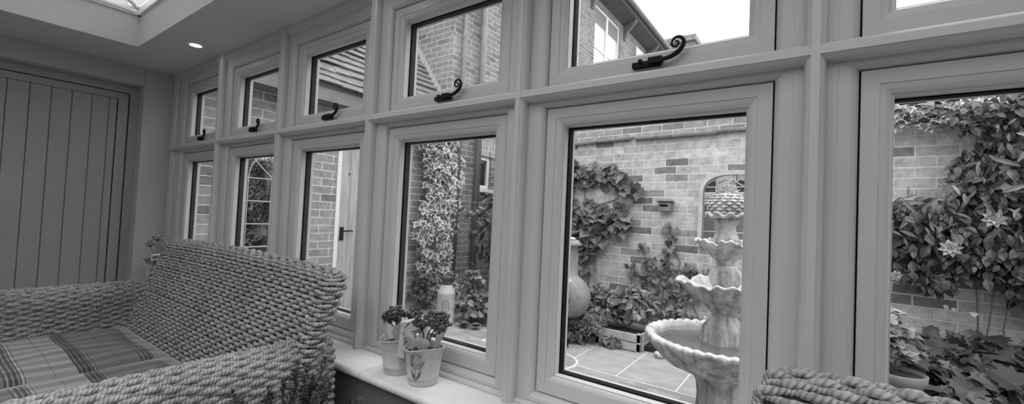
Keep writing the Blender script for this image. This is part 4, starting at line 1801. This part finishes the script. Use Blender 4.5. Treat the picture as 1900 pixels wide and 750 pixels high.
def bush(name, label, c, rad, n, kind, size, mat, parent_loc=None, cat='bush', droop=.3, flat=.0, stems=8, flowers=0, stuff=False, hemi=True, holes=.0):
    c = np.array(c, float)
    rad = np.array(rad, float)
    t = thing(name, label, cat, (c[0], c[1], max(FZ, c[2] - rad[2])))
    d_ = unit(rnd(n))
    if hemi:
        d_[:, 2] = np.abs(d_[:, 2]) * 1.0 - .25
    rr = RNG.random(n) ** .35
    lump = 1 + .22 * np.sin(d_[:, 0] * 5 + d_[:, 1] * 4 + d_[:, 2] * 6 + c[0] * 7)
    P = c + d_ * rad * (rr * lump)[:, None]
    P[:, 2] = np.maximum(P[:, 2], FZ + .03)
    N = unit(d_ * .7 + rnd(n, .45) + np.array([0, -.15, .55]))
    D = unit(d_ + rnd(n, .5) + np.array([0, 0, -droop]))
    S = size * (.65 + .7 * RNG.random(n))
    leaves_obj('foliage', kind, P, N, D, S, mat, t)
    if stems:
        b = MB()
        o = np.array(t.location)
        for i in range(stems):
            q = c + unit(rnd(1))[0] * rad * .6 - o
            q[2] = abs(q[2])
            b0 = np.array([c[0] - o[0], c[1] - o[1], 0]) + rnd(1, .03)[0] * np.array([1, 1, 0])
            b.tube([b0, (b0 + q) / 2 + rnd(1, .02)[0], q], .005, 5)
        b.build('stems', M_STEM, t)
    if flowers:
        d2 = unit(rnd(flowers))
        d2[:, 2] = np.abs(d2[:, 2])
        d2[:, 1] = -np.abs(d2[:, 1])
        Q = c + d2 * rad * 1.02
        for q, nn_ in zip(Q, unit(d2 + np.array([.2, -.8, .4]))):
            a = unit(np.cross(nn_, np.array([.3, .1, 1])))
            bb_ = np.cross(nn_, a)
            Ps, Ns, Ds = [], [], []
            for j in range(5):
                an = 2 * PI * j / 5
                Ps.append(q)
                Ns.append(nn_)
                Ds.append(a * math.cos(an) + bb_ * math.sin(an))
            leaves_obj('flower', 'round', np.array(Ps), np.array(Ns), np.array(Ds), .014, M_PETAL, t, 'small white flower')
    return t


# plants in and round the trough
bush('trough_plant', 'broad-leaved bushy plant growing at the back of the planter trough', (2.90, 2.74, .47), (.34, .18, .22), 560, 'oval', .075, M_BUSH)
bush('trailing_herb', 'fine-leaved trailing plant spilling over the left end of the trough', (2.70, 2.46, .30), (.16, .12, .19), 1500, 'tiny', .020, M_HERB, cat='plant')
bush('geranium_plant', 'lobed-leaved plant with tiny white flowers between chiminea and trough', (2.50, 2.40, .22), (.15, .13, .16), 130, 'vine', .055, M_BUSH, cat='plant', flowers=5)
bush('foreground_fern', 'small leafy tuft hanging over the front of the trough', (2.90, 2.47, .19), (.07, .04, .07), 26, 'vine', .06, M_BUSH, cat='plant', stems=3)
bush('border_shrub', 'dark glossy shrub behind the chiminea at the foot of the wall', (2.60, 2.95, .40), (.30, .14, .30), 300, 'oval', .055, M_CLEM)
bush('border_perennial', 'low leafy perennial at the foot of the wall behind the fountain basin', (3.42, 2.96, .32), (.26, .13, .22), 300, 'vine', .06, M_BUSH, cat='plant', flowers=4)
bush('border_perennial', 'low leafy perennial at the foot of the wall between the mirror and the fountain', (3.85, 2.85, .30), (.30, .16, .25), 340, 'vine', .06, M_BUSH, cat='plant')
b = MB()
o_ = tag(b.lathe([(.0, 0), (.028, .004), (.045, .03), (.04, .05), (.028, .055), (.0, .04)], (0, 0, 0), 20, rf=lambda th, r, z, t: r * (1 + .08 * np.cos(7 * th))).build('stone_rosette', M_STONE), 'small pale stone rosette lying by the planter corner', 'ornament')
o_.location = (3.33, 2.50, FZ)


# ------------------------------------------------------------------ climbers on walls
def wall_climber(name, label, blobs, kind, size, mat, density, tone_shift=0, cat='climber', vines=(), origin=None, frame='garden', outv=.06, parts=None):
    """blobs: (x, z, rx, rz) in wall coordinates"""
    P, N, D = [], [], []
    for (x, z, rx, rz_) in blobs:
        n = max(3, int(density * rx * rz_ * PI))
        r = np.sqrt(RNG.random(n))
        a = RNG.random(n) * 2 * PI
        xx = x + rx * r * np.cos(a)
        zz = z + rz_ * r * np.sin(a)
        o = outv * (.35 + RNG.random(n) * (1.2 - r * .6))
        if frame == 'garden':
            P.append(np.stack([xx, 3.2 - .0905 * (xx - 2.8) - o, zz], -1))
            nb = np.array([-.08, -1, .55])
        else:     # wall facing +x at origin
            P.append(np.stack([origin + o, xx, zz], -1))
            nb = np.array([1, -.25, .5])
        N.append(nb + rnd(n, .42))
        D.append(np.array([0, 0, -1.0]) + rnd(n, .45))
    P, N, D = map(np.concatenate, (P, N, D))
    P[:, 2] = np.maximum(P[:, 2], FZ + .05)
    c = P.mean(0)
    t = thing(name, label, cat, (c[0], c[1], P[:, 2].min() - size * .6))
    S = size * (.55 + .8 * RNG.random(len(P)))
    leaves_obj('foliage', kind, P, N, D, S, mat, t)
    if vines:
        b = MB()
        o = np.array(t.location)
        for v in vines:
            pts = []
            for i, q in enumerate(v):
                if frame == 'garden':
                    pts.append(wp(q[0], .015 + (q[2] if len(q) > 2 else 0), q[1]) - o)
                else:
                    pts.append(np.array([origin + .02, q[0], q[1]]) - o)
            pts = np.array(pts)
            tt_ = np.linspace(0, len(pts) - 1, len(pts) * 5)
            pts = np.stack([np.interp(tt_, np.arange(len(pts)), pts[:, k]) for k in range(3)], -1)
            pts = pts + np.stack([.018 * np.sin(tt_ * 2.9 + len(v)), 0 * tt_, .010 * np.sin(tt_ * 4.1)], -1) + rnd(len(pts), .004)
            b.tube(pts, .005, 5)
        b.build('stems', M_STEM, t)
    return t


# big-leaved vine on the left of the old wall
wall_climber('wall_vine', 'large-leaved vine covering the left of the old brick wall above the chiminea',
             [(1.85, 1.95, .28, .10), (2.05, 1.80, .30, .14), (2.35, 1.86, .26, .10), (2.62, 1.74, .17, .08), (2.82, 1.62, .12, .08), (1.75, 1.5, .35, .25), (2.15, 1.42, .40, .12), (2.35, 1.30, .26, .16),
              (2.66, 1.38, .10, .14), (2.72, 1.26, .09, .12), (1.9, 1.2, .4, .22), (2.2, 1.08, .30, .16), (2.4, 1.12, .12, .12), (1.9, .92, .35, .18), (2.18, .86, .2, .14)],
             'vine', .105, M_VINE, 470, vines=[[(1.9, .4), (1.95, .9), (1.9, 1.5), (2.05, 1.9)], [(2.2, .4), (2.25, .9), (2.2, 1.45), (2.3, 1.85)], [(2.15, 1.4), (2.5, 1.5), (2.8, 1.65)], [(2.3, .5), (2.42, 1.1), (2.66, 1.4)], [(1.9, 2.15), (2.0, 2.3)]])
# thin wall creeper between trough and fountain
wall_climber('thin_creeper', 'sparse small-leaved creeper climbing the old wall below the bird box',
             [(3.20, 1.25, .08, .05), (3.24, 1.16, .07, .05), (3.22, 1.02, .08, .07), (3.12, .88, .16, .09), (2.98, .94, .05, .10), (2.92, 1.06, .05, .05), (2.84, .80, .07, .06), (3.36, .86, .16, .07), (3.1, .72, .26, .08),
              (3.4, .66, .2, .10), (3.1, .56, .34, .09), (3.5, .86, .07, .05)],
             'vine', .052, M_VINE, 520, vines=[[(3.15, .3), (3.2, .8), (3.2, 1.3)], [(3.1, .3), (3.0, .7), (2.92, 1.07)], [(2.82, .5), (2.84, .85)], [(3.3, .4), (3.32, .9), (3.27, .98)], [(3.5, .4), (3.42, .75), (3.4, .9)]], outv=.04)
# variegated ivy column on the side wall, wrapping the corner
blobs = []
for z in np.arange(.25, 2.26, .11):
    wv_ = .05 * math.sin(z * 4.5)
    blobs.append((2.76 + wv_, z, .31 + .03 * math.sin(z * 7), .11))
t = wall_climber('variegated_ivy', 'tall column of variegated ivy climbing the corner of the side wall', blobs, 'ivy', .098, M_IVY, 1050, frame='side', origin=.22, outv=.22,
                 vines=[[(2.66, .2), (2.7, 1.0), (2.63, 2.2)], [(2.75, .2), (2.6, 1.1), (2.7, 2.2)]])
bush('corner_ivy', 'dark low ivy growing at the foot of the variegated ivy column', (.60, 2.36, .36), (.17, .16, .28), 260, 'ivy', .07, M_VINE, cat='ivy')

# milk churn vase
t = thing('milk_churn', 'tall cream milk churn with an oval crest standing before the ivy', 'milk churn', (1.22, 2.07, FZ))
M_CREAM = simple('cream_enamel', .50, .55, 12, .18, .1, 40)
b = MB()
ck = 1.0
b.lathe([(.0, 0), (.082, 0), (.086, .008), (.080, .02), (.080, .27), (.083, .28), (.078, .295), (.052, .345), (.047, .36)], (0, 0, 0), 40)
b.build('churn_body', M_CREAM, t)
b = MB()
b.lathe([(.046, .355), (.050, .375), (.044, .385), (.044, .40), (.058, .415), (.062, .432), (.05, .44), (0, .445)], (0, 0, 0), 36)
b.build('churn_lid', simple('churn_lid_metal', .06, .5), t, label='dark churn lid')
# crest: oval double line with rows of small relief bars between
b = MB()
t.scale = (1.15, 1.15, 1.12)
cdir = math.atan2(-1.27 - 2.07, 4.38 - 1.22)
for rr0, rw in ((.058, .0022), (.046, .0015)):
    pts = []
    for a in np.linspace(0, 2 * PI, 40):
        u_, v_ = rr0 * .62 * math.cos(a), rr0 * math.sin(a)
        th = cdir + u_ / .080
        pts.append((.0805 * math.cos(th), .0805 * math.sin(th), .17 + v_))
    b.tube(pts, rw, 5, cap=False)
for i, z in enumerate(np.linspace(-.028, .03, 6)):
    w_ = .018 if i not in (0, 5) else .010
    pts = [(.0805 * math.cos(cdir + u_ / .08), .0805 * math.sin(cdir + u_ / .08), .17 + z) for u_ in np.linspace(-w_, w_, 8)]
    b.tube(pts, .0018, 5)
b.build('crest', M_TERRAD, t, label='grey oval crest')

# plants by the house wall
bush('glossy_shrub', 'tall dark glossy shrub in front of the house drainpipe', (1.30, 2.80, 1.20), (.24, .20, .50), 190, 'oval', .10, M_CLEM, hemi=False, stems=10)
bush('glossy_sprig', 'pale oval-leaved sprig reaching across the drainpipe', (1.12, 2.45, 1.33), (.16, .08, .13), 22, 'oval', .085, M_BUSH, hemi=False, stems=5, cat='plant')
bush('sedum_plant', 'low mounded sedum beside the milk churn', (1.42, 2.30, .28), (.22, .18, .17), 260, 'round', .062, M_BUSH, cat='plant')
bush('sedum_plant', 'upright flowering stems behind the low mound beside the milk churn', (1.28, 2.42, .52), (.13, .10, .24), 170, 'round', .045, M_BUSH, cat='plant')
for i, (x, y) in enumerate(((1.44, 2.10), (1.50, 2.06), (1.62, 2.10))):
    t = thing('succulent_rosette', ['rosette succulent nearest the milk churn on the paving', 'middle rosette succulent on the paving', 'rosette succulent furthest from the milk churn'][i], 'succulent', (x, y, FZ), 'rosette succulents')
    Ps, Ns, Ds, Ss = [], [], [], []
    for rr_i, (cnt, el, ln_) in enumerate(((9, .25, .06), (8, .6, .05), (6, 1.0, .035))):
        for j in range(cnt):
            a = 2 * PI * (j + .5 * rr_i) / cnt
            d_ = np.array([math.cos(a) * math.cos(el), math.sin(a) * math.cos(el), math.sin(el)])
            n_v = np.array([-math.cos(a) * math.sin(el), -math.sin(a) * math.sin(el), math.cos(el)])
            Ps.append((x, y, FZ + .03))
            Ds.append(d_)
            Ns.append(n_v)
            Ss.append(ln_)
    leaves_obj('rosette_leaves', 'round', np.array(Ps), np.array(Ns), np.array(Ds), np.array(Ss), M_BUSH, t)
# ornamental grass
t = thing('ornamental_grass', 'arching pale ornamental grass beside the glossy shrub', 'grass', (1.62, 2.75, FZ))
b = MB()
tones = []
for i in range(70):
    a = RNG.random() * 2 * PI
    r = .14 + .22 * RNG.random()
    h = .72 + .28 * RNG.random()
    pts = []
    for s_ in np.linspace(0, 1, 12):
        pts.append((r * s_ ** 1.5 * math.cos(a), r * s_ ** 1.5 * math.sin(a), h * math.sin(s_ * 2.2) / .95 * (1 if s_ < .75 else 1 - (s_ - .75) * 1.2)))
    b.tube(pts, np.linspace(.0032, .001, 12), 4)
b.build('blades', M_STEMP, t)

# ------------------------------------------------------------------ right-hand bay: climber, ivy on the wall top, pot
# ivy running along the coping
n = 620
xx = RNG.uniform(4.72, 6.3, n)
P = np.stack([xx, 3.2 - .0905 * (xx - 2.8) - RNG.random(n) * .16 + .06, 2.17 + RNG.random(n) * .09], -1)
hang = RNG.random(n) < .45
P[hang, 1] = (3.2 - .0905 * (xx[hang] - 2.8)) - .07 - RNG.random(hang.sum()) * .05
P[hang, 2] = 2.06 + RNG.random(hang.sum()) * .12
t = thing('coping_ivy', 'ivy trailing along the coping at the right of the garden wall', 'ivy', (5.4, wy(5.4), 2.05))
leaves_obj('foliage', 'ivy', P, np.array([0, -.5, 1.0]) + rnd(n, .35), np.array([0, -1, -.5]) + rnd(n, .5), .065 * (.6 + .7 * RNG.random(n)), M_IVYG, t)
# small plants behind on the upper wall
wall_climber('upper_creeper', 'dark creeper on the upper brickwork behind the coping ivy', [(4.98, 2.38, .16, .16), (5.2, 2.4, .2, .2), (5.15, 2.3, .2, .1)], 'ivy', .05, M_CLEM, 1500, outv=-.06)
b = MB()
b.tube([(5.07, wy(5.07) + .01, 2.22), (5.07, wy(5.07) + .01, 2.9)], .022, 10)
tag(b.build('white_pipe', M_WHITE), 'short white pipe standing above the coping ivy', 'pipe')
t = thing('hanging_bowl', 'dark half-round bowl standing on the wall top at the right bay', 'bowl', (4.80, wy(4.80) + .0, 2.222))
b = MB()
b.lathe([(.0, 0), (.04, .0), (.09, .04), (.12, .09), (.13, .13), (.118, .13), (.10, .07), (0, .04)], (0, 0, 0), 30)
b.build('bowl_body', M_TERRAD, t)
# climber masses
wall_climber('flowering_climber', 'dense glossy climber with pale flowers covering the right of the garden wall',
             [(4.95, 1.42, .24, .12), (5.1, 1.30, .30, .20), (5.0, 1.52, .15, .06), (5.35, 1.70, .20, .26), (5.5, 2.05, .24, .26), (5.45, 1.4, .28, .3), (5.3, 1.15, .25, .14), (5.62, 1.1, .22, .3), (5.66, .9, .14, .2),
              (5.9, 1.5, .4, .6), (5.25, 2.12, .14, .10), (4.9, 1.20, .12, .12), (4.92, 1.02, .16, .05), (5.10, .98, .10, .06), (5.75, 2.2, .3, .2)],
             'oval', .066, M_CLEM, 2100, outv=.22, vines=[[(5.35, .3, .06), (5.36, 1.0, .08), (5.4, 1.8, .06), (5.5, 2.2, .05)], [(5.42, .3, .05), (5.44, 1.0, .08), (5.42, 2.1, .06)], [(5.3, .3, .04), (5.3, 1.6, .05)]])
wall_climber('pale_climber', 'paler narrow-leaved climber among the dark climber on the right wall', [(5.1, 1.55, .25, .16), (5.4, 1.75, .25, .15), (5.5, 1.95, .2, .2), (5.0, 1.35, .2, .15), (5.5, 1.5, .3, .2)], 'narrow', .085, M_VINE, 300, outv=.32)
# big pale blooms
for i, (x, z) in enumerate(((5.12, 1.22), (5.31, 1.42), (4.86, 1.01))):
    c = wp(x, .32, z)
    t = thing('climber_bloom', ['pale many-petalled bloom at the lower edge of the climber', 'pale double bloom in the middle of the climber', 'small pale bloom beside the window edge under the climber'][i], 'flower', tuple(c), 'blooms on the wall climber')
    Ps, Ns, Ds, Ss = [], [], [], []
    nv = unit(np.array([-.1, -1, .35]))
    a1 = unit(np.cross(nv, np.array([0, 0, 1.0])))
    a2 = np.cross(nv, a1)
    for rg, (cnt, tl, ln_) in enumerate(((8, .25, .075), (7, .6, .055), (5, 1.0, .035))):
        for j in range(cnt):
            a = 2 * PI * (j + .4 * rg) / cnt + .2
            rd = a1 * math.cos(a) + a2 * math.sin(a)
            Ps.append(c)
            Ds.append(rd * math.cos(tl) + nv * math.sin(tl))
            Ns.append(nv * math.cos(tl) - rd * math.sin(tl))
            Ss.append(ln_ * (.8 if i < 2 else .5))
    leaves_obj('petals', 'oval', np.array(Ps), np.array(Ns), np.array(Ds), np.array(Ss), M_PALEFL, t)
# big lobed leaves at the foot
n = 400
xx = RNG.uniform(4.75, 6.2, n)
yy = wy(0) * 0 + 2.0 + RNG.random(n) * .85
zz = FZ + .10 + (yy - 2.0) * .36 + RNG.random(n) * .13
t = thing('geranium_bed', 'mass of large lobed geranium leaves with small white flowers along the right bed', 'plant', (5.3, 2.6, FZ))
leaves_obj('foliage', 'vine', np.stack([xx, yy, zz], -1), np.array([0, -.45, 1.0]) + rnd(n, .28), np.array([0, -1, -.3]) + rnd(n, .6),   .115 * (.6 + .8 * RNG.random(n)), M_GROUND, t)
n = 380
xx = RNG.uniform(4.7, 6.2, n)
yy = 1.95 + RNG.random(n) * .95
zz = FZ + .07 + (yy - 1.95) * .38 + RNG.random(n) * .12
leaves_obj('underleaves', 'vine', np.stack([xx, yy, zz], -1), np.array([0, -.4, 1.0]) + rnd(n, .4), np.array([0, -1, -.3]) + rnd(n, .8), .09 * (.6 + .6 * RNG.random(n)), M_GROUND, t)
Ps, Ns, Ds = [], [], []
for (x, y, z) in ((5.16, 2.90, .80), (5.27, 2.88, .77), (4.92, 2.8, .62), (4.80, 2.85, .70), (5.05, 2.1, .36), (5.25, 2.15, .38), (5.4, 2.2, .42), (5.15, 2.0, .30), (5.5, 2.5, .6), (5.32, 2.35, .48)):
    Ps, Ns, Ds = [], [], []
    for k2 in range(3):
        q = np.array([x, y, z]) + rnd(1, .012)[0]
        for j in range(5):
            a = 2 * PI * j / 5
            Ps.append(q)
            Ns.append((0, -.8, .5))
            Ds.append((math.cos(a), .0 + .4 * math.sin(a), math.sin(a)))
    leaves_obj('flower', 'round', np.array(Ps, float), np.array(Ns, float), np.array(Ds, float), .014, M_PETAL, t, 'small white flower cluster')
# terracotta pot with leafy plant
PX, PY = 4.785, 2.0
t = thing('terracotta_pot', 'round terracotta pot with a leafy plant below the climber window', 'potted plant', (PX, PY, FZ))
b = MB()
b.lathe([(0, 0), (.085, 0), (.115, .33), (.128, .335), (.134, .385), (.126, .39), (.118, .37), (.0, .36)], (0, 0, 0), 48)
b.build('pot', simple('weathered_pot', .15, .85, 9, .3, .2, 30), t)
b = MB()
b.lathe([(0, .372), (.118, .370)], (0, 0, 0), 30, cap=False)
b.build('soil', M_SOIL, t)
n = 420
d_ = unit(rnd(n))
d_[:, 2] = np.abs(d_[:, 2])
P = np.array([PX - .06, PY + .10, FZ + .46]) + d_ * np.array([.17, .14, .27]) * (RNG.random(n) ** .4)[:, None]
leaves_obj('foliage', 'vine', P, d_ * .4 + np.array([0, -.3, .8]) + rnd(n, .3), d_ + rnd(n, .4), .050 * (.6 + .7 * RNG.random(n)), M_BUSH, t)
b = MB()
for i in range(7):
    q = rnd(1, .07)[0]
    b.tube([(0, 0, .36), (q[0] * .7 - .02, .05 + q[1] * .7, .48), (q[0] * 1.2 - .05, .08 + q[1], .64)], .004, 5)
b.build('stems', M_STEM, t)

# ------------------------------------------------------------------ twin bucket planters on the sill
ICO = None


def icosphere():
    import bmesh
    bm = bmesh.new()
    bmesh.ops.create_icosphere(bm, subdivisions=1, radius=1)
    V = np.array([v.co[:] for v in bm.verts])
    F = np.array([[v.index for v in f.verts] for f in bm.faces])
    bm.free()
    return V, F


IV, IF = icosphere()


def flower_head(parent, c, r, mat, label=None, n=75, size=.0056):
    c = np.array(c, float)
    d_ = unit(rnd(n))
    d_[:, 2] = d_[:, 2] * .75 + .2
    P = c + d_ * r * (.75 + .4 * RNG.random(n))[:, None]
    S = size * (.6 + .8 * RNG.random(n))
    V = (P[:, None, :] + IV[None] * S[:, None, None]).reshape(-1, 3)
    F = (IF[None] + (np.arange(n) * len(IV))[:, None, None]).reshape(-1, 3)
    tn = np.repeat(RNG.random(n), len(IV))
    # fine pedicels
    o = big_mesh('flower_head', V, F, mat, parent, {'tone': tn})
    b = MB()
    for q in P[::4]:
        b.tube([c - np.array([0, 0, r * .9]), q], .0008, 3, cap=False)
    b.build('pedicels', M_BLACKWIRE, o, recalc=False)
    if label:
        o['label'] = label
    return o


m, nt, out = new_mat('printed_bucket')
b_ = node(nt, 'ShaderNodeBsdfPrincipled', Roughness=.5)
tc = node(nt, 'ShaderNodeTexCoord')
n_ = node(nt, 'ShaderNodeTexNoise', Scale=22.0, Detail=8.0, Roughness=.7)
link(nt, tc.outputs['Object'], n_.inputs['Vector'])
r_ = ramp(nt, n_.outputs['Fac'], [(.28, .32), (.45, .50), (.7, .60)])
link(nt, r_.outputs[0], b_.inputs['Base Color'])
link(nt, b_.outputs[0], out.inputs[0])
M_BUCK = m
M_PRINT = simple('faded_print', .22, .6, 60, .4)


def twin_planter(name, label, loc, headmat, heads, leafmat, full=True):
    t = thing(name, label, 'planter', loc)
    H, RT, RBt = .135, .074, .054
    cs = [(-.075, .005), (.078, -.005)]
    for i, (cx, cy_) in enumerate(cs):
        b = MB()
        b.lathe([(0, .003), (RBt - .003, .003), (RBt, 0), (RBt + .001, .006), (RBt + .0045, .026), (RBt + .0065, .027), (RBt + .0052, .030), (RT - .003, H - .008), (RT, H - .004), (RT + .003, H), (RT, H + .002), (RT - .003, H - .004), (RBt - .002, .02), (0, .012)],
                (cx, cy_, 0), 48, zf=lambda th, r, z, tt: z + (.007 * np.cos(2 * th + 1.0) * (z > H - .02)))
        bu = b.build('bucket', M_BUCK, t)
        # printed flower motif on the bucket side facing the room
        if i == 0:
            continue
        b = MB()
        a0 = math.atan2(-1.0, .62)

        def on(u_, z):
            r = RBt + (RT - RBt) * (z / H) + .0012
            th = a0 + u_ / r
            return (cx + r * math.cos(th), cy_ + r * math.sin(th), z)
        uo = -.012
        b.tube([on(uo, .02), on(uo - .003, .05), on(uo + .002, .082)], .0012, 4)
        for k2 in range(80):
            a = RNG.random() * 2 * PI
            rr = .028 * math.sqrt(RNG.random())
            p0 = on(uo + .003 + rr * math.cos(a), .098 + rr * math.sin(a))
            p1 = on(uo + .003 + (rr + .003) * math.cos(a + .3), .098 + (rr + .003) * math.sin(a + .3))
            b.tube([p0, p1], .0011, 4)
        for sgn in (-1, 1):
            for w_ in np.linspace(-.006, .006, 6):
                b.tube([on(uo, .022), on(uo + sgn * .012 + w_, .045), on(uo + sgn * .017 + w_ * .3, .064)], .0009, 4)
        b.build('print', M_PRINT, bu, label='faded flower print')
    # frame with handle between the buckets
    for sy in (-.050, .052):
        b = MB()
        b.prism([(-.019, .085), (.021, .085), (.014, .14), (.009, .222), (-.006, .222), (-.012, .14)], 'y', sy - .0025, sy + .0025)
        b.build('handle_upright', M_BUCK, t)
    b = MB()
    b.tube([(.001, -.056, .214), (.001, .058, .214)], .0085, 12)
    b.tube([(.001, -.050, .178), (.001, .052, .178)], .006, 10)
    b.build('handle_bar', M_BUCK, t)
    # leaves lining the rims
    P, N, D, S = [], [], [], []
    for (cx, cy_) in cs:
        for j in range(6):
            a = 2 * PI * j / 6 + RNG.random() * .4
            P.append((cx + .045 * math.cos(a), cy_ + .045 * math.sin(a), H - .012))
            D.append((math.cos(a) * .8, math.sin(a) * .8, .5))
            N.append((-math.cos(a), -math.sin(a), .6))
            S.append(.06 + .035 * RNG.random())
    o = leaves_obj('leaves', 'oval', np.array(P) + np.array(loc), np.array(N) + rnd(len(P), .15), np.array(D) + rnd(len(P), .12), np.array(S) * 1.1, leafmat, t)
    b = MB()
    for (cx, cy_) in cs:
        b.lathe([(0, H - .022), (RT - .008, H - .022)], (cx, cy_, 0), 24, cap=False)
    b.build('moss', M_SOIL, t)
    for (x, y, z, r) in heads:
        c = cs[0] if x < 0 else cs[1]
        b = MB()
        b.tube([(c[0], c[1], H - .03), (c[0] + (x - c[0]) * .45, c[1] + (y - c[1]) * .4, H + (z - H) * .45), (x, y, z - r * .6)], .0028, 6)
        b.build('stem', M_BLACKWIRE if full else M_STEM, t)
        flower_head(t, (x, y, z), r, headmat)
    return t


M_PALELEAF = leaf_mat('pale_bract', .42, .58, None, .5, .2)
twin_planter('twin_bucket_planter', 'twin distressed buckets of dark berry heads with a shared handle on the near sill', (3.108, -.112, ZSILL), M_BERRY,
             [(-.095, .0, .222, .036), (-.06, .06, .215, .030), (-.125, -.01, .205, .026), (.075, -.02, .226, .034), (.145, .0, .222, .036), (.05, .07, .222, .028), (.11, .05, .232, .026)], M_PALELEAF)
twin_planter('twin_bucket_planter', 'twin pale buckets of round allium heads on the sill in the door corner', (.26, -.125, ZSILL), M_PALEFL,
             [(-.09, .0, .335, .030), (-.10, -.035, .29, .028), (.10, .0, .29, .030)], M_DARKL, False)

# dusky plant in the foreground, on a small stool
SX, SY = 3.30, -.72
SX, SY = 3.19, -.62
t = thing('plant_stool', 'small round stool under the dusky plant beside the sofa arm', 'stool', (SX, SY, FZ))
b = MB()
b.lathe([(0, .36), (.16, .36), (.165, .37), (.16, .385), (0, .385)], (0, 0, 0), 32)
b.build('stool_top', M_WOOD, t)
for a in (.5, 2.07, 3.64, 5.2):
    b = MB()
    b.tube([(.10 * math.cos(a), .10 * math.sin(a), .36), (.14 * math.cos(a), .14 * math.sin(a), 0)], .012, 8)
    b.build('leg', M_WOOD, t)
t = thing('potted_heather', 'dusky feathery potted plant beside the nearer sofa arm', 'potted plant', (SX, SY, FZ + .386))
b = MB()
b.lathe([(0, 0), (.07, 0), (.09, .14), (.097, .145), (.097, .16), (.088, .16), (.08, .13), (0, .125)], (0, 0, 0), 36)
b.build('pot', M_TERRAD, t)
P, N, D, S = [], [], [], []
b = MB()
for i in range(46):
    a = RNG.random() * 2 * PI
    ln_ = .12 + .10 * RNG.random()
    el = .25 + 1.1 * RNG.random()
    dv = np.array([math.cos(a) * math.cos(el), math.sin(a) * math.cos(el), math.sin(el)])
    base = np.array([0, 0, .12]) + np.array([math.cos(a), math.sin(a), 0]) * .04
    b.tube([base, base + dv * ln_ * .5, base + dv * ln_ + np.array([0, 0, -.01])], .0016, 4)
    for s_ in np.linspace(.2, 1, 26):
        for k2 in range(4):
            q = base + dv * ln_ * s_
            an = RNG.random() * 2 * PI
            P.append(q)
            side = unit(rnd(1))[0]
            D.append(dv * .7 + side)
            N.append(unit(rnd(1))[0] + np.array([0, 0, .5]))
            S.append(.009 + .007 * RNG.random())
b.build('stems', M_STEM, t, recalc=False)
leaves_obj('foliage', 'narrow', np.array(P) + np.array(t.location), np.array(N), np.array(D), np.array(S) * 1.3, M_HEATH, t)

# ------------------------------------------------------------------ world and lights
wd = bpy.data.worlds.new('overcast_sky')
SC.world = wd
wd.use_nodes = True
nt = wd.node_tree
nt.nodes.clear()
out = nt.nodes.new('ShaderNodeOutputWorld')
bg = nt.nodes.new('ShaderNodeBackground')
# overcast dome: three times brighter overhead than at the horizon, dark below it
tc = nt.nodes.new('ShaderNodeTexCoord')
sp = nt.nodes.new('ShaderNodeSeparateXYZ')
nt.links.new(tc.outputs['Generated'], sp.inputs[0])
r_ = ramp(nt, sp.outputs['Z'], [(0, .22), (.01, .30), (.5, .62), (1, 1.0)])
nt.links.new(r_.outputs[0], bg.inputs['Color'])
bg.inputs['Strength'].default_value = 1.9
nt.links.new(bg.outputs[0], out.inputs[0])
# soft high sun lamp, added to model shapes under the overcast dome
sd = bpy.data.lights.new('modelling_sun', 'SUN')
sd.energy = .5
sd.angle = math.radians(50)
so = bpy.data.objects.new('modelling_sun', sd)
COL.objects.link(so)
so.rotation_euler = (math.radians(-32), math.radians(22), 0)

vs = SC.view_settings
vs.view_transform = 'Standard'
vs.look = 'None'
vs.gamma = 1
vs.exposure = 1.1
vs.use_curve_mapping = False
cy = SC.cycles
cy.use_denoising = True
cy.max_bounces = 8
cy.diffuse_bounces = 5
cy.transparent_max_bounces = 24
cy.caustics_reflective = False
cy.caustics_refractive = False
cy.sample_clamp_indirect = 4
